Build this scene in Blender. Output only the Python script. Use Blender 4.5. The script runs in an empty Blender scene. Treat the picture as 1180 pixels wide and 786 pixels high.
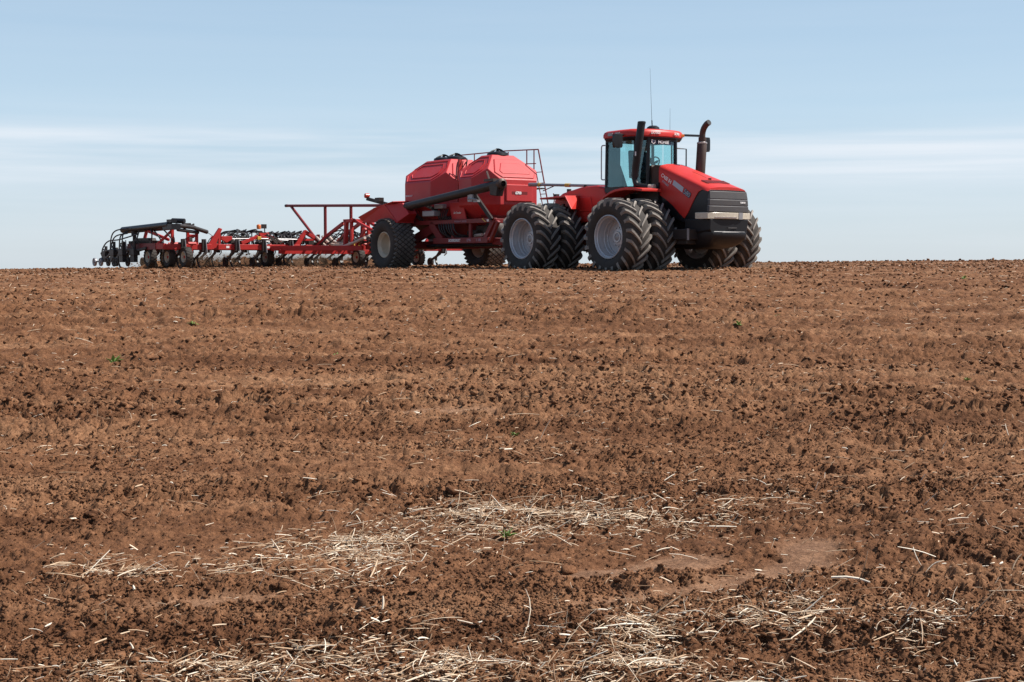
import bpy, bmesh, math, random
import numpy as np
from mathutils import Vector, Matrix
R = math.radians
rng = np.random.default_rng(7)
random.seed(7)
SC = bpy.context.scene
COL = SC.collection

# ------------------------------------------------------------------ camera
cam_d = bpy.data.cameras.new('camera')
cam = bpy.data.objects.new('camera', cam_d); COL.objects.link(cam)
cam_d.sensor_width = 36.0
cam_d.lens = 36.0 * 1700.0 / 1180.0
cam_d.clip_start = 0.1; cam_d.clip_end = 9000
cam.location = (0, 0, 0)
cam.rotation_euler = (R(90) - math.atan((393 - 301) / 1700.0), 0, 0)
SC.camera = cam

# ------------------------------------------------------------------ world, sun, exposure
SUN = Vector((0.60, 0.035, 0.80)).normalized()        # direction towards the sun
elev = math.asin(SUN.z); azim = math.atan2(SUN.x, SUN.y)
W = bpy.data.worlds.new('World'); SC.world = W; W.use_nodes = True
nt = W.node_tree; N = nt.nodes; L = nt.links; N.clear()
sky = N.new('ShaderNodeTexSky'); sky.sky_type = 'NISHITA'; sky.sun_disc = False
sky.sun_elevation = elev; sky.sun_rotation = azim
sky.altitude = 600; sky.air_density = 1.0; sky.dust_density = 0.6; sky.ozone_density = 2.0
tc = N.new('ShaderNodeTexCoord')
sep = N.new('ShaderNodeSeparateXYZ'); L.new(tc.outputs['Generated'], sep.inputs[0])
mp = N.new('ShaderNodeMapping'); mp.inputs['Scale'].default_value = (2.2, 2.2, 52); mp.inputs['Rotation'].default_value = (0, R(-0.25), 0)
L.new(tc.outputs['Generated'], mp.inputs[0])
n1 = N.new('ShaderNodeTexNoise'); n1.inputs['Scale'].default_value = 1.0; n1.inputs['Detail'].default_value = 5; n1.inputs['Roughness'].default_value = 0.55
n1.inputs['Distortion'].default_value = 0.3
L.new(mp.outputs[0], n1.inputs['Vector'])
r1 = N.new('ShaderNodeValToRGB'); r1.color_ramp.elements[0].position = 0.33; r1.color_ramp.elements[1].position = 0.66
L.new(n1.outputs['Fac'], r1.inputs[0])
band = N.new('ShaderNodeValToRGB'); cr = band.color_ramp      # how much thin cloud lies at each height above the horizon
cr.elements[0].position = 0.0; cr.elements[0].color = (.14, .14, .14, 1)
cr.elements[1].position = 1.0; cr.elements[1].color = (.04, .04, .04, 1)
for p, v in ((0.030, .16), (0.046, .30), (0.060, .95), (0.080, .95), (0.092, .15), (0.115, .04), (0.16, .07)):
    e = cr.elements.new(p); e.color = (v, v, v, 1)
L.new(sep.outputs['Z'], band.inputs[0])
mul = N.new('ShaderNodeMath'); mul.operation = 'MULTIPLY'
L.new(r1.outputs[0], mul.inputs[0]); L.new(band.outputs[0], mul.inputs[1])
tint = N.new('ShaderNodeMix'); tint.data_type = 'RGBA'; tint.blend_type = 'MULTIPLY'; tint.inputs[0].default_value = 1.0
L.new(sky.outputs[0], tint.inputs[6]); tint.inputs[7].default_value = (0.80, 0.80, 0.82, 1)
mix = N.new('ShaderNodeMix'); mix.data_type = 'RGBA'
L.new(mul.outputs[0], mix.inputs[0])
mix.inputs[7].default_value = (5.7, 6.05, 6.5, 1)
veil = N.new('ShaderNodeValToRGB'); cr = veil.color_ramp        # high thin haze: colour by height (quarter scale)
cr.elements[0].position = 0.0; cr.elements[0].color = (4.30 / 8, 4.98 / 8, 5.65 / 8, 1)
cr.elements[1].position = 0.5; cr.elements[1].color = (.9 / 8, 1.55 / 8, 2.7 / 8, 1)
for p, c in ((.055, (3.95, 4.85, 5.7)), (.10, (3.75, 4.9, 5.9)), (.18, (3.05, 4.25, 5.45)), (.26, (1.9, 2.9, 4.3))):
    e = cr.elements.new(p); e.color = tuple(q / 8 for q in c) + (1,)
L.new(sep.outputs['Z'], veil.inputs[0])
vsc = N.new('ShaderNodeMix'); vsc.data_type = 'RGBA'; vsc.blend_type = 'MULTIPLY'; vsc.inputs[0].default_value = 1; L.new(veil.outputs[0], vsc.inputs[6]); vsc.inputs[7].default_value = (8, 8, 8, 1)
vf = N.new('ShaderNodeMapRange'); vf.inputs[1].default_value = .15; vf.inputs[2].default_value = .6; vf.inputs[3].default_value = .75; vf.inputs[4].default_value = .85
L.new(sep.outputs['Z'], vf.inputs[0])
vmix = N.new('ShaderNodeMix'); vmix.data_type = 'RGBA'; L.new(vf.outputs[0], vmix.inputs[0]); L.new(tint.outputs[2], vmix.inputs[6]); L.new(vsc.outputs[2], vmix.inputs[7])
L.new(vmix.outputs[2], mix.inputs[6])
bg = N.new('ShaderNodeBackground'); bg.inputs['Strength'].default_value = 0.10
L.new(mix.outputs[2], bg.inputs[0])
wo = N.new('ShaderNodeOutputWorld'); L.new(bg.outputs[0], wo.inputs[0])

sl = bpy.data.lights.new('sun', 'SUN'); sl.energy = 5.0; sl.angle = R(0.5); sl.color = (1.0, 0.955, 0.89)
so = bpy.data.objects.new('sun', sl); COL.objects.link(so)
so.rotation_euler = SUN.to_track_quat('Z', 'Y').to_euler(); so.location = (30, 20, 50)

vs = SC.view_settings
vs.view_transform = 'Standard'; vs.look = 'None'; vs.gamma = 1.0; vs.use_curve_mapping = False
vs.exposure = 0.58
SC.cycles.max_bounces = 6; SC.cycles.transparent_max_bounces = 16
SC.cycles.volume_bounces = 0
SC.cycles.use_denoising = True

# ------------------------------------------------------------------ materials
def new_mat(name):
    m = bpy.data.materials.new(name); m.use_nodes = True
    nd = m.node_tree.nodes; b = nd['Principled BSDF']
    return m, nd, m.node_tree.links, b

def worn(name, col, rough=0.5, metal=0.0, dust=0.0, dust_col=(.28, .18, .12), scale=6.0, var=0.15, bump=0.0, bscale=60, coat=0.0, spec=.35):
    """base colour with blotchy variation and a film of dry soil dust"""
    m, nd, lk, b = new_mat(name)
    t = nd.new('ShaderNodeTexCoord')
    n = nd.new('ShaderNodeTexNoise'); n.inputs['Scale'].default_value = scale; n.inputs['Detail'].default_value = 6; n.inputs['Roughness'].default_value = .65
    lk.new(t.outputs['Object'], n.inputs['Vector'])
    v = nd.new('ShaderNodeMix'); v.data_type = 'RGBA'
    v.inputs[6].default_value = tuple(c * (1 - var) for c in col) + (1,)
    v.inputs[7].default_value = tuple(min(1, c * (1 + var)) for c in col) + (1,)
    lk.new(n.outputs['Fac'], v.inputs[0])
    out = v.outputs[2]
    if dust > 0:
        n2 = nd.new('ShaderNodeTexNoise'); n2.inputs['Scale'].default_value = scale * .45; n2.inputs['Detail'].default_value = 8; n2.inputs['Roughness'].default_value = .7
        lk.new(t.outputs['Object'], n2.inputs['Vector'])
        rr = nd.new('ShaderNodeMapRange'); rr.inputs[1].default_value = .32; rr.inputs[2].default_value = .72
        rr.inputs[3].default_value = dust * .35; rr.inputs[4].default_value = min(1, dust * 1.5)
        lk.new(n2.outputs['Fac'], rr.inputs[0])
        d = nd.new('ShaderNodeMix'); d.data_type = 'RGBA'; lk.new(rr.outputs[0], d.inputs[0])
        lk.new(out, d.inputs[6]); d.inputs[7].default_value = dust_col + (1,)
        out = d.outputs[2]
    lk.new(out, b.inputs['Base Color'])
    r = nd.new('ShaderNodeMapRange'); r.inputs[3].default_value = max(.05, rough - .12); r.inputs[4].default_value = min(1, rough + .15)
    lk.new(n.outputs['Fac'], r.inputs[0]); lk.new(r.outputs[0], b.inputs['Roughness'])
    b.inputs['Metallic'].default_value = metal
    b.inputs['Specular IOR Level'].default_value = spec
    b.inputs['Coat Weight'].default_value = coat; b.inputs['Coat Roughness'].default_value = .15
    if bump > 0:
        n3 = nd.new('ShaderNodeTexNoise'); n3.inputs['Scale'].default_value = bscale; n3.inputs['Detail'].default_value = 4
        lk.new(t.outputs['Object'], n3.inputs['Vector'])
        bp = nd.new('ShaderNodeBump'); bp.inputs['Strength'].default_value = bump; bp.inputs['Distance'].default_value = .02
        lk.new(n3.outputs['Fac'], bp.inputs['Height']); lk.new(bp.outputs[0], b.inputs['Normal'])
    return m

M = dict(
    red=worn('tractor_red_paint', (.54, .017, .014), .42, dust=.10, scale=2.5),
    cartred=worn('cart_red_plastic', (.46, .014, .018), .46, dust=.075, dust_col=(.42, .31, .27), scale=2.0),
    steelred=worn('frame_red_paint', (.40, .010, .011), .5, dust=.08, scale=5),
    maroon=worn('dark_red_paint', (.17, .008, .011), .5, dust=.06, scale=5),  # a darker red shared by several frame parts
    black=worn('black_plastic', (.012, .012, .014), .42, scale=4),
    blacks=worn('black_steel', (.015, .015, .017), .45, dust=.07, scale=9),
    rubber=worn('tyre_rubber', (.022, .020, .019), .8, dust=.22, dust_col=(.13, .10, .078), scale=5, bump=.25, bscale=50),
    lug=worn('dusty_tread_rubber', (.10, .09, .08), .8, dust=.62, dust_col=(.33, .285, .245), scale=7, bump=.3, bscale=50),
    stud=worn('turf_tread_rubber', (.04, .037, .033), .85, dust=.4, dust_col=(.30, .26, .22), scale=7),
    silver=worn('silver_rim_paint', (.50, .505, .52), .36, metal=.3, dust=.10, scale=6),
    cream=worn('cream_rim_paint', (.62, .56, .44), .5, dust=.25, scale=6),
    grey=worn('grey_steel', (.30, .30, .31), .45, metal=.4, dust=.1, scale=6),
    dark=worn('dark_machinery', (.02, .019, .018), .6, dust=.15, dust_col=(.20, .13, .09), scale=8),
    hose=worn('black_rubber_hose', (.016, .016, .02), .45, dust=.05, scale=9),
    tanhose=worn('dusty_ribbed_hose', (.50, .40, .34), .6, dust=.2, scale=9),
    grille=worn('grille_plastic', (.055, .056, .060), .5, dust=.08, scale=5),
    lamp=worn('lamp_lens', (.58, .52, .42), .2, scale=16, var=.35, dust=.15),
    white=worn('white_lettering', (.80, .78, .76), .5, scale=10, var=.05),
    lilac=worn('faded_lettering', (.40, .25, .30), .6, scale=10, var=.2),
    navy=worn('navy_decal', (.03, .035, .07), .4, scale=10, var=.1),
    silverdecal=worn('silver_decal', (.42, .45, .50), .35, scale=10, var=.1),
    amber=worn('amber_lens', (.55, .13, .02), .25, scale=10),
    yellow=worn('yellow_plastic', (.58, .36, .06), .4, scale=10),
    redlens=worn('red_lens', (.5, .05, .03), .25, scale=10),
    rust=worn('rusty_exhaust_steel', (.060, .040, .034), .5, metal=.3, dust=.12, dust_col=(.2, .12, .08), scale=9),
    chrome=worn('exhaust_chrome', (.55, .50, .48), .3, metal=.8, scale=9),
    tealsheet=worn('dark_teal_sheet', (.014, .045, .058), .5, scale=3, var=.35),
    seat=worn('dark_upholstery', (.02, .02, .022), .8, scale=9),
    dash=worn('brown_dashboard', (.045, .034, .026), .7, scale=9, dust=.12),
    skin=worn('skin', (.42, .24, .17), .6, scale=20, var=.08),
    shirt=worn('dark_work_shirt', (.03, .035, .05), .9, scale=20),
    hair=worn('dark_hair', (.02, .014, .01), .8, scale=40),
)
# tinted cab glass
gm, nd, lk, b = new_mat('tinted_cab_glass'); nd.remove(b)
tr = nd.new('ShaderNodeBsdfTransparent'); tr.inputs[0].default_value = (.66, .88, .90, 1)
gl = nd.new('ShaderNodeBsdfGlossy'); gl.inputs['Roughness'].default_value = .03; gl.inputs[0].default_value = (.75, .95, 1, 1)
fr = nd.new('ShaderNodeMath'); fr.operation = 'MULTIPLY_ADD'; lw = nd.new('ShaderNodeLayerWeight'); pw = nd.new('ShaderNodeMath'); pw.operation = 'POWER'; pw.inputs[1].default_value = 4
lk.new(lw.outputs['Facing'], pw.inputs[0]); lk.new(pw.outputs[0], fr.inputs[0]); fr.inputs[1].default_value = .5; fr.inputs[2].default_value = .07
gx = nd.new('ShaderNodeMixShader'); lk.new(fr.outputs[0], gx.inputs[0]); lk.new(tr.outputs[0], gx.inputs[1]); lk.new(gl.outputs[0], gx.inputs[2])
lk.new(gx.outputs[0], nd['Material Output'].inputs[0]); M['glass'] = gm
tr.inputs[0].default_value = (.79, .93, .935, 1)

# ------------------------------------------------------------------ mesh helpers
class MB:
    def __init__(s): s.v = []; s.f = []
    def add(s, v, f):
        o = len(s.v); s.v += [tuple(p) for p in v]; s.f += [tuple(i + o for i in q) for q in f]; return s
    def hexa(s, p):
        return s.add(p, [(0, 3, 2, 1), (4, 5, 6, 7), (0, 1, 5, 4), (1, 2, 6, 5), (2, 3, 7, 6), (3, 0, 4, 7)])
    def box(s, x0, x1, y0, y1, z0, z1):
        return s.hexa([(x0, y0, z0), (x1, y0, z0), (x1, y1, z0), (x0, y1, z0), (x0, y0, z1), (x1, y0, z1), (x1, y1, z1), (x0, y1, z1)])
    def prism(s, poly, axis, a, b):
        """polygon in the two other axes, extruded along axis from a to b"""
        n = len(poly); v = []
        for k in (a, b):
            for p, q in poly:
                v.append({'x': (k, p, q), 'y': (p, k, q), 'z': (p, q, k)}[axis])
        f = [tuple(range(n)), tuple(range(2 * n - 1, n - 1, -1))]
        f += [(i, i + n, (i + 1) % n + n, (i + 1) % n) for i in range(n)]
        return s.add(v, f)
    def bar(s, p, q, w, h=None):
        """rectangular bar from p to q"""
        h = h or w; p = Vector(p); q = Vector(q); d = (q - p).normalized()
        u = d.cross(Vector((0, 0, 1)))
        if u.length < 1e-3: u = Vector((0, 1, 0))
        u.normalize(); t = u.cross(d)
        c = [(-1, -1), (1, -1), (1, 1), (-1, 1)]
        return s.hexa([p + u * a * w / 2 + t * b * h / 2 for a, b in c] + [q + u * a * w / 2 + t * b * h / 2 for a, b in c])
    def tube(s, pts, r, n=8, caps=True):
        pts = [Vector(p) for p in pts]; rr = r if isinstance(r, (list, tuple)) else [r] * len(pts)
        v = []; f = []; u = None
        for i, p in enumerate(pts):
            d = (pts[min(i + 1, len(pts) - 1)] - pts[max(i - 1, 0)]).normalized()
            if u is None:
                u = d.cross(Vector((0, 0, 1)))
                if u.length < .01: u = Vector((1, 0, 0))
            u = (u - d * u.dot(d)).normalized(); w = d.cross(u)
            for k in range(n):
                a = 2 * math.pi * k / n; v.append(p + (u * math.cos(a) + w * math.sin(a)) * rr[i])
        for i in range(len(pts) - 1):
            for k in range(n):
                f.append((i * n + k, i * n + (k + 1) % n, (i + 1) * n + (k + 1) % n, (i + 1) * n + k))
        if caps:
            f.append(tuple(range(n - 1, -1, -1))); f.append(tuple(range((len(pts) - 1) * n, len(pts) * n)))
        return s.add(v, f)
    def lathe(s, prof, c, n=40, axis='y', closed=False):
        """prof: (radius, distance along axis)"""
        v = []; f = []; m = len(prof)
        for k in range(n):
            a = 2 * math.pi * k / n; ca, sa = math.cos(a), math.sin(a)
            for r, h in prof:
                v.append({'y': (c[0] + r * ca, c[1] + h, c[2] + r * sa), 'z': (c[0] + r * ca, c[1] + r * sa, c[2] + h), 'x': (c[0] + h, c[1] + r * ca, c[2] + r * sa)}[axis])
        for k in range(n):
            k2 = (k + 1) % n
            for j in range(m if closed else m - 1):
                j2 = (j + 1) % m
                f.append((k * m + j, k * m + j2, k2 * m + j2, k2 * m + j))
        return s.add(v, f)
    def loft(s, rings, cap=True):
        n = len(rings[0]); v = [p for r in rings for p in r]; f = []
        for i in range(len(rings) - 1):
            for k in range(n):
                f.append((i * n + k, i * n + (k + 1) % n, (i + 1) * n + (k + 1) % n, (i + 1) * n + k))
        if cap: f += [tuple(range(n - 1, -1, -1)), tuple(range((len(rings) - 1) * n, len(rings) * n))]
        return s.add(v, f)
    def build(s, name, mat, parent=None, off=(0, 0, 0), bevel=0.0, smooth=None, seg=2):
        me = bpy.data.meshes.new(name)
        o3 = Vector(off)
        me.from_pydata([Vector(p) - o3 for p in s.v], [], s.f)
        bm = bmesh.new(); bm.from_mesh(me)
        bmesh.ops.recalc_face_normals(bm, faces=bm.faces)
        bm.to_mesh(me); bm.free()
        me.materials.append(M[mat] if isinstance(mat, str) else mat)
        if smooth is not None:
            me.shade_smooth(); me.set_sharp_from_angle(angle=R(smooth))
        o = bpy.data.objects.new(name, me); COL.objects.link(o)
        if parent: o.parent = parent
        if bevel:
            bv = o.modifiers.new('bevel', 'BEVEL'); bv.width = bevel; bv.segments = seg; bv.limit_method = 'ANGLE'; bv.angle_limit = R(35)
            bv.use_clamp_overlap = True
        return o

def empty(name, loc, rz, label, cat):
    o = bpy.data.objects.new(name, None); COL.objects.link(o)
    o.location = loc; o.rotation_euler = (0, 0, rz); o['label'] = label; o['category'] = cat
    o.empty_display_size = .3
    return o

def lettering(body, size, mat, parent, loc, xdir, up, name='lettering', extrude=.003, shear=0, off=(0, 0, 0), bold=0.0):
    cu = bpy.data.curves.new(name, 'FONT'); cu.body = body; cu.size = size; cu.extrude = extrude; cu.shear = shear; cu.offset = bold
    cu.align_x = 'LEFT'; cu.align_y = 'BOTTOM'; cu.resolution_u = 3
    t = bpy.data.objects.new(name, cu); COL.objects.link(t)
    bpy.context.view_layer.update()
    me = bpy.data.meshes.new_from_object(t.evaluated_get(bpy.context.evaluated_depsgraph_get()))
    bpy.data.objects.remove(t); bpy.data.curves.remove(cu)
    x = Vector(xdir).normalized(); u = Vector(up); u = (u - x * u.dot(x)).normalized(); z = x.cross(u)
    mt = Matrix((x, u, z)).transposed().to_4x4(); mt.translation = Vector(loc) - Vector(off)
    me.transform(mt); me.materials.clear(); me.materials.append(M[mat]); me.name = name
    o = bpy.data.objects.new(name, me); COL.objects.link(o); o.parent = parent
    return o

def arc(p, q, h, n=10, side=(0, 0, 0)):
    """points from p to q bulging by h upwards and by side"""
    p = Vector(p); q = Vector(q); s = Vector(side); out = []
    for i in range(n + 1):
        t = i / n; w = 4 * t * (1 - t); out.append(p.lerp(q, t) + Vector((0, 0, h * w)) + s * w)
    return out

def curve(pts, n=6):
    """smooth curve through points"""
    P = [Vector(p) for p in pts]; P = [P[0] * 2 - P[1]] + P + [P[-1] * 2 - P[-2]]; out = []
    for i in range(1, len(P) - 2):
        for k in range(n):
            t = k / n; a, b, c, d = P[i - 1:i + 3]
            out.append(.5 * ((2 * b) + (c - a) * t + (2 * a - 5 * b + 4 * c - d) * t * t + (3 * b - a - 3 * c + d) * t ** 3))
    return out + [P[-2]]

# ------------------------------------------------------------------ field surface
PY = np.array([-80, -20, 0, 5, 10, 15, 20, 25, 30, 34, 38, 42, 47, 53, 60, 70, 85, 120, 200, 400, 1500, 5000.])
PZ = np.array([-4.5, -2.55, -1.70, -1.488, -1.275, -1.063, -.85, -.638, -.435, -.305, -.215, -.185, -.165, -.125, -.12, -.30, -.95, -3.2, -8, -15, -22, -25.])
_sl = np.gradient(PZ, PY)
def profile(y):
    i = np.clip(np.searchsorted(PY, y) - 1, 0, len(PY) - 2)
    h = PY[i + 1] - PY[i]; t = np.clip((y - PY[i]) / h, 0, 1)
    return ((2 * t**3 - 3 * t**2 + 1) * PZ[i] + (t**3 - 2 * t**2 + t) * h * _sl[i] + (-2 * t**3 + 3 * t**2) * PZ[i + 1] + (t**3 - t**2) * h * _sl[i + 1])

def hsh(ix, iy, seed):
    h = (ix.astype(np.int64) * 374761393 + iy.astype(np.int64) * 668265263 + seed * 974634777) & 0xffffffff
    h = ((h ^ (h >> 13)) * 1274126177) & 0xffffffff
    h = ((h ^ (h >> 16)) * 2246822519) & 0xffffffff
    return ((h ^ (h >> 15)) & 0xffffff).astype(np.float32) / np.float32(0xffffff)
def vnoise(x, y, seed):
    ix = np.floor(x); iy = np.floor(y); fx = x - ix; fy = y - iy
    fx = fx * fx * (3 - 2 * fx); fy = fy * fy * (3 - 2 * fy)
    a = hsh(ix, iy, seed); b = hsh(ix + 1, iy, seed); c = hsh(ix, iy + 1, seed); d = hsh(ix + 1, iy + 1, seed)
    return a + (b - a) * fx + (c - a) * fy + (a - b - c + d) * fx * fy
def fbm(x, y, seed, o=4, g=.5):
    s = 0; a = 1; t = 0
    for k in range(o):
        s = s + a * vnoise(x * 2**k + 13.7 * k, y * 2**k + 7.1 * k, seed + k); t += a; a *= g
    return s / t - .5
def lumps(x, y, cell, seed, dens, r0, r1, flat=.8):
    """rounded clods scattered on a jittered lattice, as a height"""
    x = x / cell; y = y / cell; ix = np.floor(x); iy = np.floor(y); h = np.zeros(x.shape, np.float32)
    for dx in (-1, 0, 1):
        for dy in (-1, 0, 1):
            cx = ix + dx; cy = iy + dy
            px = cx + hsh(cx, cy, seed); py = cy + hsh(cx, cy, seed + 1)
            q = hsh(cx, cy, seed + 2); rad = np.where(q < dens, r0 + (r1 - r0) * (q / dens)**2, 0)
            a = hsh(cx, cy, seed + 3) * 3.14; e = .65 + .35 * hsh(cx, cy, seed + 4)
            ux = (x - px) * np.cos(a) + (y - py) * np.sin(a); uy = (-(x - px) * np.sin(a) + (y - py) * np.cos(a)) / e
            h = np.maximum(h, np.sqrt(np.maximum(rad * rad - ux * ux - uy * uy, 0)) * (.6 + .4 * e))
    return h * cell * flat
# smooth, wheel-pressed patches: centre x, y, half length, half width, direction
SMOOTH = [(1.50, 7.36, .26, .15, 1.15), (1.36, 7.00, .30, .15, .85), (1.12, 6.74, .30, .12, .5), (.84, 6.53, .30, .10, .45), (.50, 6.37, .30, .08, .3), (.80, 7.10, .28, .13, .42), (.50, 6.93, .30, .10, .4), (-.62, 12.0, .5, .2, .2), (-1.2, 6.3, .45, .08, .3)]
def smooth_mask(x, y):
    m = np.zeros(x.shape, np.float32)
    for cx, cy, a, b, t in SMOOTH:
        u = ((x - cx) * math.cos(t) + (y - cy) * math.sin(t)) / a; v = (-(x - cx) * math.sin(t) + (y - cy) * math.cos(t)) / b
        m = np.maximum(m, np.clip(1.6 - (u * u + v * v) * 1.1, 0, 1))
    return m
def base_h(x, y):
    xx = np.clip(x, -60, 60)
    return profile(y) + .0068 * xx * np.clip((y - 8) / 30, 0, 1.3)
def off_(d): return np.interp(d, OFF_D, OFF_V)
OFF_D = [4, 6, 8, 12, 16, 20, 25, 30, 40, 60]; OFF_V = [.05, .05, .05, .05, .05, .05, .06, .06, .058, .065]
def height(x, y, fine=True):
    d = np.hypot(x, y)
    z = base_h(x, y)
    near = np.clip((75 - d) / 15, 0, 1)
    wx = x + .05 * fbm(x * 5, y * 5, 91, 2) + .022 * fbm(x * 26, y * 26, 92, 2) + .016 * fbm(x * 70, y * 70, 93, 2); wy = y + .05 * fbm(x * 5, y * 5, 95, 2) + .022 * fbm(x * 26, y * 26, 96, 2) + .016 * fbm(x * 70, y * 70, 97, 2)
    rough = .56 + .52 * np.clip(fbm(wx * .35, wy * .8, 5, 3) + .5, 0, 1)            # rougher and smoother stretches
    rough = rough * (1 - .85 * smooth_mask(wx, wy))
    rough = rough * (1 + .55 * np.clip((d - 7) / 7, 0, 1) - .80 * np.clip((d - 22) / 12, 0, 1))
    rows_ = fbm(wx * .16 + 3, wy * 1.7 + wx * .05, 201, 3, .6)                          # tillage rows running across the slope
    rough = rough * np.clip(1 + 1.3 * rows_, .5, 1.5)
    r = .10 * fbm(wx * .22, wy * .45, 11, 3) + .085 * fbm(wx * .9, wy * 2.4, 21, 3) * rough + .055 * rows_ * np.clip((45 - d) / 15, .35, 1) + .035 * fbm(wx * .07 + 9, (wy + .03 * wx) * 3.6, 221, 2) * rough
    f = fbm(wx * 5.5, wy * 7.5, 31, 3, .6)
    r = r + .075 * f * rough
    def ridge(k, kx, ky, o, seed, g=.6): return .5 - np.abs(fbm(wx * kx, wy * ky, seed, o, g)) * 3.2
    r = r + .024 * ridge(0, 2.6, 5.2, 3, 161) * rough
    r = r + .028 * ridge(0, 9, 12, 4, 131, .65) * rough                                  # broken, angular crumbs
    cl_ = np.clip(fbm(wx * 1.3, wy * 2.6, 171, 3) * 3 + .45, 0, 1)                        # where clods gather
    q = fbm(wx * 19, wy * 22, 141, 3, .6)
    r = r + .024 * np.clip(q * 5, -.6, 1) * rough * (.35 + .65 * cl_)
    r = r + lumps(wx, wy, .15, 51, .09, .10, .24, .75) * rough * cl_
    r = r + lumps(wx, wy, .068, 61, .26, .12, .34, .85) * rough
    k = d > 14          # farther off, the same tilth in wider strokes
    if k.any():
        w_ = np.clip((d[k] - 14) / 8, 0, 1)
        r[k] += .030 * np.clip(fbm(wx[k] * 5, wy[k] * 6.5, 181, 3, .6) * 4, -.6, 1) * rough[k] * w_ + lumps(wx[k], wy[k], .20, 191, .35, .10, .26, .8) * rough[k] * w_
    if fine:
        k = d < 20
        if k.any():
            r[k] += lumps(wx[k], wy[k], .033, 71, .4, .14, .40, .9) * rough[k] + .024 * fbm(wx[k] * 55, wy[k] * 55, 151, 3, .65) * rough[k]
        k = d < 11
        if k.any():
            r[k] += lumps(wx[k], wy[k], .019, 81, .6, .15, .40, .8) * np.minimum(rough[k] + .15, 1.2)
    bx = (x - 4.42) * .5807 - (y - 40.34) * .8141; by = (x - 4.42) * .8141 + (y - 40.34) * .5807
    k = (np.abs(bx + 22.5) < 3) & (by > -7.5) & (by < 7)
    if k.any():        # soil heaped and flowing behind the openers of the drill
        e_ = np.clip((by[k] + 6.6) / .8, 0, 1) * np.clip((5.3 - by[k]) / .6, 0, 1)
        r[k] += e_ * np.exp(-((bx[k] + 22.6) / .75)**2) * (.27 + .30 * fbm(bx[k] * 1.1, by[k] * 1.3, 231, 3)) + e_ * np.exp(-((bx[k] + 22.6) / 1.0)**2) * .05 * np.clip(fbm(bx[k] * 6, by[k] * 6, 241, 3) * 4, -1, 1)
    return z + (r - off_(d)) * near

def fast_mesh(name, co, faces_flat, loop_start, mat, smooth=False):
    me = bpy.data.meshes.new(name)
    me.vertices.add(len(co)); me.vertices.foreach_set('co', np.ascontiguousarray(co, np.float32).ravel())
    me.loops.add(len(faces_flat)); me.loops.foreach_set('vertex_index', np.ascontiguousarray(faces_flat, np.int32))
    me.polygons.add(len(loop_start)); me.polygons.foreach_set('loop_start', np.ascontiguousarray(loop_start, np.int32))
    if smooth: me.polygons.foreach_set('use_smooth', np.ones(len(loop_start), bool))
    me.update(calc_edges=True); me.materials.append(mat)
    o = bpy.data.objects.new(name, me); COL.objects.link(o); return o

# soil: three earth tones in blotches, fine crumb grain, a dusty pale tone on the pressed patches
soil, nd, lk, b = new_mat('tilled_soil')
t = nd.new('ShaderNodeTexCoord')
def nz(scale, det, rough=.6, sc=None):
    n = nd.new('ShaderNodeTexNoise'); n.inputs['Scale'].default_value = scale; n.inputs['Detail'].default_value = det; n.inputs['Roughness'].default_value = rough
    if sc:
        m = nd.new('ShaderNodeMapping'); m.inputs['Scale'].default_value = sc; lk.new(t.outputs['Object'], m.inputs[0]); lk.new(m.outputs[0], n.inputs['Vector'])
    else: lk.new(t.outputs['Object'], n.inputs['Vector'])
    return n
na = nz(1.0, 6, .62, (.22, 1.5, .3)); nb = nz(9, 6, .65); nc = nz(55, 4, .7)
ra = nd.new('ShaderNodeValToRGB'); e = ra.color_ramp.elements
e[0].position = .36; e[0].color = (.136, .061, .029, 1); e[1].position = .66; e[1].color = (.278, .147, .078, 1)
x_ = ra.color_ramp.elements.new(.50); x_.color = (.200, .095, .047, 1)
lk.new(na.outputs['Fac'], ra.inputs[0])
rb = nd.new('ShaderNodeValToRGB'); e = rb.color_ramp.elements
e[0].position = .33; e[0].color = (.62, .58, .56, 1); e[1].position = .62; e[1].color = (1.12, 1.12, 1.12, 1)
lk.new(nb.outputs['Fac'], rb.inputs[0])
mm = nd.new('ShaderNodeMix'); mm.data_type = 'RGBA'; mm.blend_type = 'MULTIPLY'; mm.inputs[0].default_value = 1
pa = nd.new('ShaderNodeAttribute'); pa.attribute_name = 'pressed'
pmx = nd.new('ShaderNodeMix'); pmx.data_type = 'RGBA'; pf = nd.new('ShaderNodeMath'); pf.operation = 'MULTIPLY'; pf.inputs[1].default_value = .45
lk.new(pa.outputs['Fac'], pf.inputs[0]); lk.new(pf.outputs[0], pmx.inputs[0]); lk.new(ra.outputs[0], pmx.inputs[6]); pmx.inputs[7].default_value = (.325, .196, .122, 1)
lk.new(pmx.outputs[2], mm.inputs[6]); lk.new(rb.outputs[0], mm.inputs[7])
rc = nd.new('ShaderNodeValToRGB'); e = rc.color_ramp.elements
e[0].position = .35; e[0].color = (.60, .57, .55, 1); e[1].position = .66; e[1].color = (1.22, 1.22, 1.22, 1)
lk.new(nc.outputs['Fac'], rc.inputs[0])
m2 = nd.new('ShaderNodeMix'); m2.data_type = 'RGBA'; m2.blend_type = 'MULTIPLY'; m2.inputs[0].default_value = 1
lk.new(mm.outputs[2], m2.inputs[6]); lk.new(rc.outputs[0], m2.inputs[7])
lk.new(m2.outputs[2], b.inputs['Base Color']); b.inputs['Roughness'].default_value = .95; b.inputs['Specular IOR Level'].default_value = .15
bp = nd.new('ShaderNodeBump'); bp.inputs['Strength'].default_value = .8; bp.inputs['Distance'].default_value = .012
nbump = nz(70, 6, .7); lk.new(nbump.outputs['Fac'], bp.inputs['Height'])
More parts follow.
